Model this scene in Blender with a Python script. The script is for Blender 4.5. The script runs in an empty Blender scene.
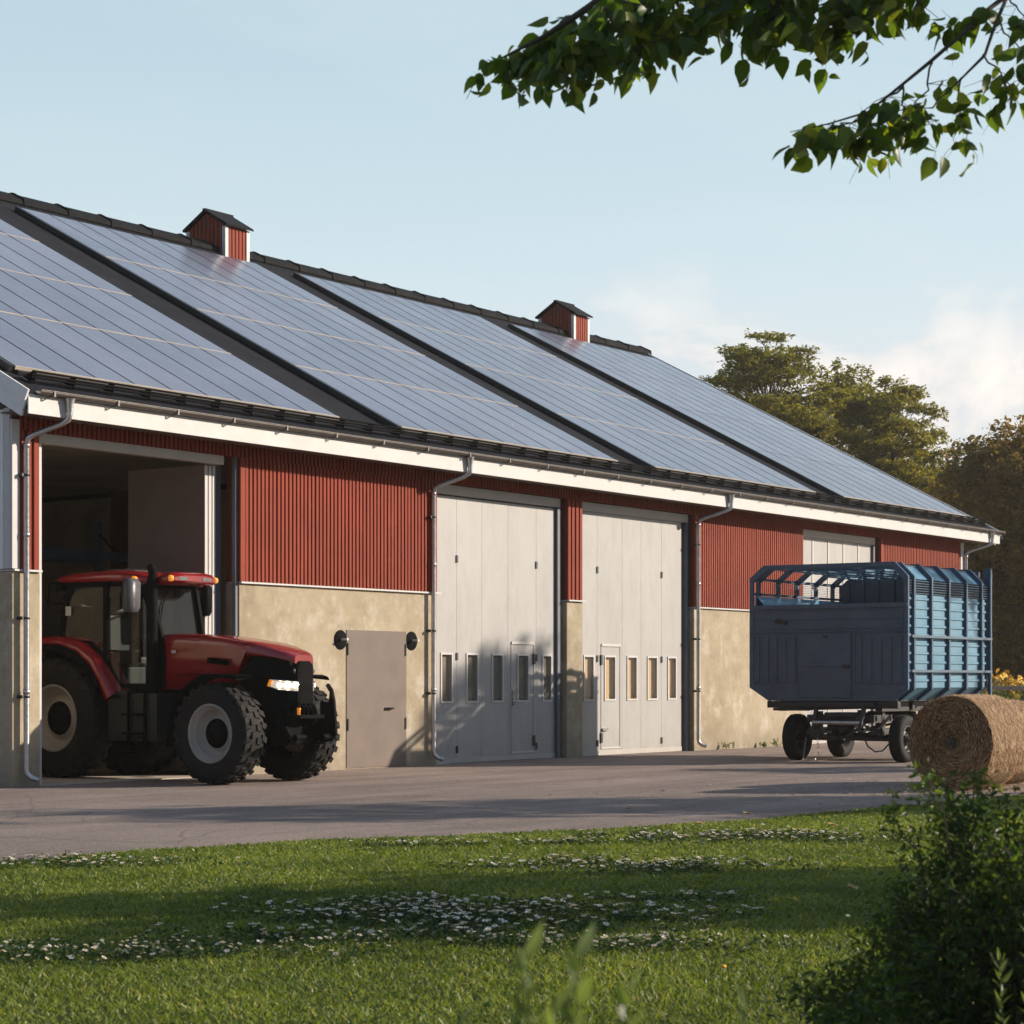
import bpy, math, random
import numpy as np
from mathutils import Vector, Matrix

R = math.radians
HAZE_D = .0005
rng = np.random.default_rng(7)
random.seed(7)
SC = bpy.context.scene
COL = SC.collection

# ------------------------------------------------------------------ camera frame
TH = math.atan(.7133)
CT, ST = math.cos(TH), math.sin(TH)
CX, CY, CH = -20.303, -22.681, 1.5


def CW(X, Z, z=0.):
    """metres right of / in front of the standing point -> world"""
    return Vector((CX + X * ST + Z * CT, CY - X * CT + Z * ST, z))


SUN_AZ, SUN_EL = R(46.5), R(20.2)
SUND = Vector((math.sin(SUN_AZ) * math.cos(SUN_EL), -math.cos(SUN_AZ) * math.cos(SUN_EL), math.sin(SUN_EL)))


# ------------------------------------------------------------------ object helpers
def tag(o, label=None, cat=None, group=None, kind=None):
    if label: o['label'] = label
    if cat: o['category'] = cat
    if group: o['group'] = group
    if kind: o['kind'] = kind
    return o


def empty(name, loc, label=None, cat=None, group=None):
    o = bpy.data.objects.new(name, None)
    o.empty_display_size = .3
    COL.objects.link(o)
    o.location = loc
    o['org'] = tuple(loc)
    return tag(o, label, cat, group)


class MB:
    """collects faces in world coordinates"""
    def __init__(s):
        s.v, s.f, s.m, s.s = [], [], [], []

    def add(s, vs, fs, mi=0, smooth=False, mat=None):
        b = len(s.v)
        if mat is not None:
            vs = [mat @ Vector(v) for v in vs]
        s.v += [tuple(v) for v in vs]
        s.f += [tuple(i + b for i in f) for f in fs]
        s.m += [mi] * len(fs)
        s.s += [smooth] * len(fs)
        return s

    def box(s, x0, x1, y0, y1, z0, z1, mi=0, mat=None):
        if x0 > x1: x0, x1 = x1, x0
        if y0 > y1: y0, y1 = y1, y0
        if z0 > z1: z0, z1 = z1, z0
        v = [(x0, y0, z0), (x1, y0, z0), (x1, y1, z0), (x0, y1, z0), (x0, y0, z1), (x1, y0, z1), (x1, y1, z1), (x0, y1, z1)]
        f = [(0, 3, 2, 1), (4, 5, 6, 7), (0, 1, 5, 4), (1, 2, 6, 5), (2, 3, 7, 6), (3, 0, 4, 7)]
        return s.add(v, f, mi, False, mat)

    def prism(s, poly, axis, a0, a1, mi=0, mat=None, smooth=False):
        """poly 2-D points in the other two axes (x:(y,z) y:(x,z) z:(x,y)), extruded a0..a1"""
        def P(p, a):
            return (a, p[0], p[1]) if axis == 'x' else ((p[0], a, p[1]) if axis == 'y' else (p[0], p[1], a))
        n = len(poly)
        ar = sum(poly[i][0] * poly[(i + 1) % n][1] - poly[(i + 1) % n][0] * poly[i][1] for i in range(n))
        if axis == 'y': ar = -ar
        if ar * (a1 - a0) < 0: poly = poly[::-1]
        v = [P(p, a0) for p in poly] + [P(p, a1) for p in poly]
        f = [tuple(range(n))[::-1], tuple(range(n, 2 * n))]
        s.add(v, f, mi, False, mat)
        b = [(i, (i + 1) % n, n + (i + 1) % n, n + i) for i in range(n)]
        return s.add(v, b, mi, smooth, mat)

    def loft(s, rings, mi=0, smooth=True, caps=True, closed=True, mat=None):
        n = len(rings[0]); v = [p for r in rings for p in r]; f = []
        for i in range(len(rings) - 1):
            for j in range(n if closed else n - 1):
                k = (j + 1) % n
                f.append((i * n + j, i * n + k, (i + 1) * n + k, (i + 1) * n + j))
        s.add(v, f, mi, smooth, mat)
        if caps:
            s.add(v, [tuple(range(n))[::-1], tuple(range((len(rings) - 1) * n, len(rings) * n))], mi, False, mat)
        return s

    def tube(s, pts, r, n=10, mi=0, caps=True):
        pts = [Vector(p) for p in pts]
        rs = r if isinstance(r, (list, tuple)) else [r] * len(pts)
        rings = []; up = None
        for i, p in enumerate(pts):
            d = (pts[min(i + 1, len(pts) - 1)] - pts[max(i - 1, 0)]).normalized()
            if up is None:
                up = Vector((0, 0, 1)) if abs(d.z) < .9 else Vector((0, 1, 0))
            a = d.cross(up)
            if a.length < 1e-4: a = d.cross(Vector((1, 0, 0)))
            a.normalize(); b = a.cross(d).normalized(); up = b
            rings.append([p + (a * math.cos(2 * math.pi * k / n) + b * math.sin(2 * math.pi * k / n)) * rs[i] for k in range(n)])
        return s.loft(rings, mi, True, caps)

    def bar(s, p, q, w, h, mi=0, up=(0, 0, 1)):
        p, q = Vector(p), Vector(q); d = (q - p).normalized(); u = Vector(up)
        a = d.cross(u)
        if a.length < 1e-4: a = d.cross(Vector((0, 1, 0)))
        a.normalize(); b = a.cross(d)
        v = []
        for c in (p, q):
            v += [c - a * w / 2 - b * h / 2, c + a * w / 2 - b * h / 2, c + a * w / 2 + b * h / 2, c - a * w / 2 + b * h / 2]
        return s.add(v, [(3, 2, 1, 0), (4, 5, 6, 7), (0, 1, 5, 4), (1, 2, 6, 5), (2, 3, 7, 6), (3, 0, 4, 7)], mi)

    def lathe(s, c, prof, axis='x', n=32, mi=0, smooth=True, mat=None, closed=False):
        """prof: (along, radius)"""
        c = Vector(c); rings = []
        for a, r in prof:
            ring = []
            for k in range(n):
                t = 2 * math.pi * k / n; p, q = r * math.cos(t), r * math.sin(t)
                ring.append(c + Vector({'x': (a, p, q), 'y': (q, a, p), 'z': (p, q, a)}[axis]))
            rings.append(ring)
        if closed: rings.append(rings[0])
        return s.loft(rings, mi, smooth, False, True, mat)

    def build(s, name, mats, parent=None, origin=None, bevel=0, auto=None):
        if not isinstance(mats, (list, tuple)): mats = [mats]
        if parent is not None:
            org = Vector(parent['org'])
        else:
            org = Vector(origin) if origin is not None else Vector((0, 0, 0))
        me = bpy.data.meshes.new(name)
        me.from_pydata([(v[0] - org.x, v[1] - org.y, v[2] - org.z) for v in s.v], [], s.f)
        me.polygons.foreach_set('material_index', s.m)
        me.polygons.foreach_set('use_smooth', s.s)
        for m in mats: me.materials.append(m)
        me.validate(); me.update()
        o = bpy.data.objects.new(name, me)
        COL.objects.link(o)
        o['org'] = tuple(org)
        if parent is not None:
            o.parent = parent
        else:
            o.location = org
        if bevel:
            b = o.modifiers.new('bevel', 'BEVEL'); b.width = bevel; b.segments = 2; b.limit_method = 'ANGLE'; b.angle_limit = R(40)
            b.harden_normals = False
        return o


def np_obj(name, V, F, mat, parent=None, origin=(0, 0, 0), smooth=False, mi=None):
    """V (n,3) F (m,k) arrays, k constant"""
    V = np.asarray(V, np.float32); F = np.asarray(F, np.int32)
    org = Vector(parent['org']) if parent is not None else Vector(origin)
    V = V - np.array(org, np.float32)
    me = bpy.data.meshes.new(name)
    me.vertices.add(len(V)); me.vertices.foreach_set('co', V.ravel())
    k = F.shape[1]
    me.loops.add(F.size); me.loops.foreach_set('vertex_index', F.ravel())
    me.polygons.add(len(F)); me.polygons.foreach_set('loop_start', np.arange(0, F.size, k, dtype=np.int32))
    if mi is not None: me.polygons.foreach_set('material_index', np.asarray(mi, np.int32))
    me.polygons.foreach_set('use_smooth', np.full(len(F), smooth))
    for m in (mat if isinstance(mat, (list, tuple)) else [mat]): me.materials.append(m)
    me.update(calc_edges=True)
    o = bpy.data.objects.new(name, me); COL.objects.link(o); o['org'] = tuple(org)
    if parent is not None: o.parent = parent
    else: o.location = org
    return o


def copy_tree(o, parent=None):
    c = o.copy(); COL.objects.link(c)
    if parent is not None: c.parent = parent
    for ch in [x for x in bpy.data.objects if x.parent == o]:
        copy_tree(ch, c)
    return c


# ------------------------------------------------------------------ materials
def new_mat(name):
    m = bpy.data.materials.new(name); m.use_nodes = True
    nt = m.node_tree; return m, nt, nt.nodes['Principled BSDF'], nt.nodes['Material Output']


def node(nt, t, **kw):
    n = nt.nodes.new(t)
    for k, v in kw.items():
        if k in n.inputs.keys(): n.inputs[k].default_value = v
        else: setattr(n, k, v)
    return n


def ramp(nt, fac, stops):
    r = nt.nodes.new('ShaderNodeValToRGB'); cr = r.color_ramp
    while len(cr.elements) < len(stops): cr.elements.new(.5)
    for e, (p, c) in zip(cr.elements, stops):
        e.position = p; e.color = (*c, 1) if len(c) == 3 else c
    nt.links.new(fac, r.inputs['Fac']); return r.outputs['Color']


def mixc(nt, fac, a, b, mode='MIX'):
    n = nt.nodes.new('ShaderNodeMix'); n.data_type = 'RGBA'; n.blend_type = mode
    for s, v in ((0, fac), (6, a), (7, b)):
        if isinstance(v, (int, float)): n.inputs[s].default_value = v
        elif isinstance(v, tuple): n.inputs[s].default_value = (*v, 1) if len(v) == 3 else v
        else: nt.links.new(v, n.inputs[s])
    return n.outputs[2]


def noise(nt, scale, detail=6, rough=.6, coord=None, sc=(1, 1, 1), dist=0):
    tc = nt.nodes.new('ShaderNodeTexCoord') if coord is None else None
    mp = nt.nodes.new('ShaderNodeMapping'); mp.inputs['Scale'].default_value = sc
    nt.links.new(tc.outputs['Object'] if tc else coord, mp.inputs['Vector'])
    n = node(nt, 'ShaderNodeTexNoise', Scale=scale, Detail=detail, Roughness=rough, Distortion=dist)
    nt.links.new(mp.outputs['Vector'], n.inputs['Vector'])
    return n.outputs['Fac']


def bump(nt, bs, h, strength=.3, dist=.02):
    b = node(nt, 'ShaderNodeBump', Strength=strength, Distance=dist)
    nt.links.new(h, b.inputs['Height']); nt.links.new(b.outputs['Normal'], bs.inputs['Normal'])


def simple(name, col, rough=.6, metal=0, var=.25, scale=3, spec=.5, bumps=0, coat=0, fine=60):
    """paint or metal with mottling, slight dirt and roughness breakup"""
    m, nt, bs, out = new_mat(name)
    n1 = noise(nt, scale, 8, .65)
    a = tuple(max(0, c * (1 - var)) for c in col); b = tuple(min(1, c * (1 + var * .7)) for c in col)
    nt.links.new(ramp(nt, n1, [(.3, a), (.7, b)]), bs.inputs['Base Color'])
    n2 = noise(nt, scale * 4, 6, .7)
    r = ramp(nt, n2, [(.3, (max(0, rough - .1),) * 3), (.75, (min(1, rough + .12),) * 3)])
    nt.links.new(r, bs.inputs['Roughness'])
    bs.inputs['Metallic'].default_value = metal
    bs.inputs['Specular IOR Level'].default_value = spec
    if coat:
        bs.inputs['Coat Weight'].default_value = coat; bs.inputs['Coat Roughness'].default_value = .08
    if bumps: bump(nt, bs, noise(nt, fine, 4, .6), bumps, .01)
    return m


def mat_concrete():
    m, nt, bs, out = new_mat('concrete')
    base = ramp(nt, noise(nt, .55, 8, .65), [(.28, (.30, .235, .145)), (.5, (.41, .335, .22)), (.72, (.48, .41, .295))])
    streak = ramp(nt, noise(nt, 1.9, 10, .72, sc=(1.1, 1.1, .8), dist=.1), [(.51, (0, 0, 0)), (.66, (1, 1, 1))])
    c = base
    n = nt.nodes.new('ShaderNodeMath'); n.operation = 'MULTIPLY'; n.inputs[1].default_value = .75
    nt.links.new(streak, n.inputs[0])
    c = mixc(nt, n.outputs[0], base, (.60, .54, .44))
    dark = ramp(nt, noise(nt, .9, 8, .7, sc=(2.2, 2.2, .5)), [(.22, (1, 1, 1)), (.42, (0, 0, 0))])
    c = mixc(nt, dark, c, (.22, .18, .13))
    mot = ramp(nt, noise(nt, 3.2, 9, .75, dist=.05), [(.3, (.74, .73, .72)), (.5, (1, 1, 1)), (.7, (1.16, 1.16, 1.15))])
    c = mixc(nt, .85, c, mot, 'MULTIPLY')
    pit = ramp(nt, noise(nt, 45, 4, .6), [(.25, (.72, .72, .72)), (.38, (1, 1, 1))])
    c = mixc(nt, 1., c, pit, 'MULTIPLY')
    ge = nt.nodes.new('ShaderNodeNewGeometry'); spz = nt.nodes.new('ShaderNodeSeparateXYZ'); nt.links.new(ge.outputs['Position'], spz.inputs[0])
    foot_mask = ramp(nt, spz.outputs['Z'], [(.03, (1, 1, 1)), (.6, (0, 0, 0))])  # splash dirt fading out up the wall
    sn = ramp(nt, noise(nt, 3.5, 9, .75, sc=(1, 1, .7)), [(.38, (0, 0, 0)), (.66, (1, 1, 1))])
    c = mixc(nt, mixc(nt, .8, foot_mask, sn, 'MULTIPLY'), c, (.235, .19, .14))
    drip = ramp(nt, noise(nt, 4.2, 6, .7, sc=(2.2, 2.2, .12)), [(.60, (1, 1, 1)), (.74, (.74, .70, .66))])
    c = mixc(nt, .8, c, drip, 'MULTIPLY')
    c = mixc(nt, .12, c, (.36, .35, .34))
    nt.links.new(c, bs.inputs['Base Color'])
    bs.inputs['Roughness'].default_value = .92; bs.inputs['Specular IOR Level'].default_value = .2
    bump(nt, bs, noise(nt, 18, 8, .7), .35, .01)
    return m


def mat_red():
    m, nt, bs, out = new_mat('red_cladding')
    c = ramp(nt, noise(nt, 5, 6, .7, sc=(6, 6, .3)), [(.25, (.205, .036, .018)), (.55, (.285, .053, .026)), (.8, (.36, .076, .038))])
    c2 = ramp(nt, noise(nt, .8, 6, .6), [(.3, (.8, .8, .8)), (.7, (1.1, 1.05, 1.05))])
    nt.links.new(mixc(nt, 1., c, c2, 'MULTIPLY'), bs.inputs['Base Color'])
    bs.inputs['Roughness'].default_value = .75; bs.inputs['Specular IOR Level'].default_value = .25
    bump(nt, bs, noise(nt, 8, 6, .7, sc=(8, 8, .3)), .25, .01)
    return m


def mat_asphalt():
    m, nt, bs, out = new_mat('asphalt')
    c = ramp(nt, noise(nt, .22, 8, .65), [(.3, (.225, .182, .160)), (.55, (.285, .232, .205)), (.75, (.345, .283, .248))])
    track = ramp(nt, noise(nt, .9, 6, .65, sc=(.15, 1.4, 1)), [(.38, (.8, .8, .8)), (.62, (1.1, 1.1, 1.1))])
    c = mixc(nt, 1., c, track, 'MULTIPLY')
    sp = ramp(nt, noise(nt, 75, 3, .7), [(.30, (.35, .35, .36)), (.5, (1, 1, 1)), (.66, (1.9, 1.85, 1.75))])
    c = mixc(nt, 1., c, sp, 'MULTIPLY')
    sp2 = ramp(nt, noise(nt, 26, 4, .8), [(.34, (.6, .6, .6)), (.5, (1, 1, 1)), (.68, (1.4, 1.38, 1.35))])
    c = mixc(nt, .9, c, sp2, 'MULTIPLY')
    mid = ramp(nt, noise(nt, 12, 6, .75), [(.34, (.74, .74, .74)), (.6, (1.12, 1.1, 1.08))])
    c = mixc(nt, .8, c, mid, 'MULTIPLY')
    vo = node(nt, 'ShaderNodeTexVoronoi', feature='DISTANCE_TO_EDGE', Scale=.33)
    tc = nt.nodes.new('ShaderNodeTexCoord')
    wob = node(nt, 'ShaderNodeTexNoise', Scale=1.5, Detail=6.)
    nt.links.new(tc.outputs['Object'], wob.inputs['Vector'])
    ad = mixc(nt, .22, tc.outputs['Object'], wob.outputs['Color'], 'ADD')
    nt.links.new(ad, vo.inputs['Vector'])
    crack = ramp(nt, vo.outputs['Distance'], [(.0, (.45, .43, .42)), (.006, (1, 1, 1))])
    c = mixc(nt, .6, c, crack, 'MULTIPLY')
    st = ramp(nt, noise(nt, .7, 7, .7, dist=1.2), [(.60, (1, 1, 1)), (.70, (.72, .71, .70))])
    c = mixc(nt, 1., c, st, 'MULTIPLY')
    du = ramp(nt, noise(nt, 1.3, 9, .75, sc=(1, .5, 1)), [(.56, (0, 0, 0)), (.72, (.5, .5, .5))])
    c = mixc(nt, du, c, (.44, .35, .28))
    nt.links.new(c, bs.inputs['Base Color'])
    bs.inputs['Roughness'].default_value = .9; bs.inputs['Specular IOR Level'].default_value = .25
    bump(nt, bs, noise(nt, 60, 6, .75), .9, .012)
    return m


def mat_soil(name, a, b):
    m, nt, bs, out = new_mat(name)
    nt.links.new(ramp(nt, noise(nt, 3, 10, .75), [(.3, a), (.7, b)]), bs.inputs['Base Color'])
    bs.inputs['Roughness'].default_value = 1; bs.inputs['Specular IOR Level'].default_value = .1
    bump(nt, bs, noise(nt, 30, 8, .7), .8, .03)
    return m


def mat_leaf(name, stops, trans=.35, rough=.45, tcol=None, patch=0.6):
    """per-leaf colour, thin-leaf translucency"""
    m, nt, bs, out = new_mat(name)
    g = nt.nodes.new('ShaderNodeNewGeometry')
    c = ramp(nt, g.outputs['Random Per Island'], stops)
    if patch:
        tc = nt.nodes.new('ShaderNodeTexCoord')
        c2 = ramp(nt, noise(nt, patch, 4, .6, coord=tc.outputs['Object']), [(.32, (.62, .68, .6)), (.68, (1.3, 1.22, 1.05))])
        c = mixc(nt, 1., c, c2, 'MULTIPLY')
    nt.links.new(c, bs.inputs['Base Color'])
    bs.inputs['Roughness'].default_value = rough; bs.inputs['Specular IOR Level'].default_value = .35
    tr = nt.nodes.new('ShaderNodeBsdfTranslucent')
    tcm = mixc(nt, 1., c, tcol or (1.5, 1.5, .5), 'MULTIPLY')
    nt.links.new(tcm, tr.inputs['Color'])
    mx = nt.nodes.new('ShaderNodeMixShader'); mx.inputs[0].default_value = trans
    nt.links.new(bs.outputs[0], mx.inputs[1]); nt.links.new(tr.outputs[0], mx.inputs[2])
    nt.links.new(mx.outputs[0], out.inputs['Surface'])
    return m


def mat_glass(name, tint=(.55, .6, .58), rough=.02, dirt=.0):
    m, nt, bs, out = new_mat(name)
    tr = nt.nodes.new('ShaderNodeBsdfTransparent'); tr.inputs['Color'].default_value = (*tint, 1)
    gl = nt.nodes.new('ShaderNodeBsdfGlossy'); gl.inputs['Roughness'].default_value = rough
    ge = nt.nodes.new('ShaderNodeNewGeometry')
    def mth(op, a, b=None):
        k = nt.nodes.new('ShaderNodeMath'); k.operation = op
        for i, q in enumerate((a, b)):
            if q is None: continue
            if isinstance(q, (int, float)): k.inputs[i].default_value = q
            else: nt.links.new(q, k.inputs[i])
        return k.outputs[0]
    dp = nt.nodes.new('ShaderNodeVectorMath'); dp.operation = 'DOT_PRODUCT'
    nt.links.new(ge.outputs['Normal'], dp.inputs[0]); nt.links.new(ge.outputs['Incoming'], dp.inputs[1])
    fr = nt.nodes.new('ShaderNodeMath'); fr.operation = 'MULTIPLY_ADD'
    nt.links.new(mth('POWER', mth('SUBTRACT', 1., mth('ABSOLUTE', dp.outputs['Value'])), 5.), fr.inputs[0])
    fr.inputs[1].default_value = .95; fr.inputs[2].default_value = .045
    mx = nt.nodes.new('ShaderNodeMixShader')
    nt.links.new(fr.outputs[0], mx.inputs[0]); nt.links.new(tr.outputs[0], mx.inputs[1]); nt.links.new(gl.outputs[0], mx.inputs[2])
    if dirt:
        df = nt.nodes.new('ShaderNodeBsdfDiffuse'); df.inputs['Color'].default_value = (.4, .36, .3, 1)
        m2 = nt.nodes.new('ShaderNodeMixShader')
        d = ramp(nt, noise(nt, 3, 8, .7), [(.3, (dirt * .5,) * 3), (.75, (dirt * 1.5,) * 3)])
        nt.links.new(d, m2.inputs[0]); nt.links.new(mx.outputs[0], m2.inputs[1]); nt.links.new(df.outputs[0], m2.inputs[2])
        nt.links.new(m2.outputs[0], out.inputs['Surface'])
    else:
        nt.links.new(mx.outputs[0], out.inputs['Surface'])
    nt.nodes.remove(bs)
    return m


def worn(name, col, rough, dust=.35, chips=True, coat=0):
    m, nt, bs, out = new_mat(name)
    a = tuple(c * .82 for c in col); b = tuple(min(1, c * 1.16) for c in col)
    c = ramp(nt, noise(nt, 2.2, 8, .65), [(.3, a), (.7, b)])
    d1 = ramp(nt, noise(nt, 1.7, 10, .75), [(.40, (0, 0, 0)), (.85, (dust,) * 3)])
    c = mixc(nt, d1, c, (.27, .225, .175))
    ge = nt.nodes.new('ShaderNodeNewGeometry'); sp = nt.nodes.new('ShaderNodeSeparateXYZ'); nt.links.new(ge.outputs['Position'], sp.inputs[0])
    low = ramp(nt, sp.outputs['Z'], [(.4, (1, 1, 1)), (1., (0, 0, 0))])
    mr = nt.nodes.new('ShaderNodeMapRange'); mr.inputs['From Min'].default_value = 1.0; mr.inputs['From Max'].default_value = 2.2
    mr.inputs['To Min'].default_value = 1; mr.inputs['To Max'].default_value = 0; nt.links.new(sp.outputs['Z'], mr.inputs['Value'])
    sn = ramp(nt, noise(nt, 6, 10, .78), [(.42, (0, 0, 0)), (.72, (dust * 1.3,) * 3)])
    c = mixc(nt, mixc(nt, 1., mr.outputs[0], sn, 'MULTIPLY'), c, (.25, .20, .15))
    if chips:
        ch = ramp(nt, noise(nt, 13, 8, .8), [(.70, (0, 0, 0)), (.735, (1, 1, 1))])
        c = mixc(nt, ch, c, (.11, .055, .03))
        st = ramp(nt, noise(nt, 5, 6, .75, sc=(3, 3, .12)), [(.64, (0, 0, 0)), (.78, (.45, .45, .45))])
        c = mixc(nt, st, c, (.12, .075, .05))
    nt.links.new(c, bs.inputs['Base Color'])
    r = ramp(nt, d1, [(0, (rough,) * 3), (.4, (min(1, rough + .35),) * 3)])
    nt.links.new(r, bs.inputs['Roughness'])
    if coat:
        bs.inputs['Coat Weight'].default_value = coat; bs.inputs['Coat Roughness'].default_value = .12
    bump(nt, bs, noise(nt, 2.4, 3, .5), .10, .03)
    return m


def mat_rubber():
    m, nt, bs, out = new_mat('rubber')
    d = ramp(nt, noise(nt, 4.5, 9, .75), [(.48, (0, 0, 0)), (.85, (.35, .35, .35))])
    nt.links.new(mixc(nt, d, (.013, .0125, .012), (.085, .070, .055)), bs.inputs['Base Color'])
    bs.inputs['Roughness'].default_value = .8; bs.inputs['Specular IOR Level'].default_value = .3
    bump(nt, bs, noise(nt, 40, 5, .6), .25, .01)
    return m


def mat_door():
    m, nt, bs, out = new_mat('door_paint')
    c = ramp(nt, noise(nt, .8, 8, .7, sc=(1, 1, .4)), [(.3, (.36, .352, .338)), (.7, (.405, .395, .377))])
    dirt = ramp(nt, noise(nt, 2.6, 9, .75, sc=(1.5, 1.5, .5)), [(.45, (1, 1, 1)), (.75, (.80, .77, .72))])
    c = mixc(nt, .8, c, dirt, 'MULTIPLY')
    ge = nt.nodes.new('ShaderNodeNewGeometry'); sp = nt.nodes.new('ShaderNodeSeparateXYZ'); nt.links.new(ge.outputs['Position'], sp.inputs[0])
    foot_mask = ramp(nt, sp.outputs['Z'], [(.05, (1, 1, 1)), (.55, (0, 0, 0))])  # browner mottling towards the bottom of the door, fading out upwards
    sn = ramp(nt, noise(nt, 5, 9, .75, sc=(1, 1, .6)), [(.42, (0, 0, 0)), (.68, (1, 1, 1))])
    c = mixc(nt, mixc(nt, 1., foot_mask, sn, 'MULTIPLY'), c, (.30, .27, .235))
    nt.links.new(c, bs.inputs['Base Color'])
    bs.inputs['Roughness'].default_value = .5
    bump(nt, bs, noise(nt, 1.4, 3, .5), .12, .03)
    return m


def mat_solar():
    m, nt, bs, out = new_mat('solar_glass')
    tc = nt.nodes.new('ShaderNodeTexCoord')
    g = nt.nodes.new('ShaderNodeObjectInfo')
    c = ramp(nt, g.outputs['Random'], [(0, (.125, .130, .185)), (1, (.155, .158, .212))])
    c2 = ramp(nt, noise(nt, .35, 6, .6, coord=nt.nodes.new('ShaderNodeNewGeometry').outputs['Position']), [(.3, (.8, .8, .8)), (.7, (1.25, 1.22, 1.2))])
    nt.links.new(mixc(nt, 1., c, c2, 'MULTIPLY'), bs.inputs['Base Color'])
    r = ramp(nt, noise(nt, 1.2, 8, .7, coord=nt.nodes.new('ShaderNodeNewGeometry').outputs['Position']), [(.3, (.16,) * 3), (.75, (.30,) * 3)])
    nt.links.new(r, bs.inputs['Roughness'])
    bs.inputs['IOR'].default_value = 1.75
    return m


def mat_straw(name, stops):
    m, nt, bs, out = new_mat(name)
    g = nt.nodes.new('ShaderNodeNewGeometry')
    c = ramp(nt, g.outputs['Random Per Island'], stops)
    nt.links.new(c, bs.inputs['Base Color'])
    bs.inputs['Roughness'].default_value = .7; bs.inputs['Specular IOR Level'].default_value = .3
    return m


def mat_emit(name, col, st):
    m, nt, bs, out = new_mat(name)
    bs.inputs['Base Color'].default_value = (*col, 1)
    bs.inputs['Emission Color'].default_value = (*col, 1); bs.inputs['Emission Strength'].default_value = st
    return m


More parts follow.
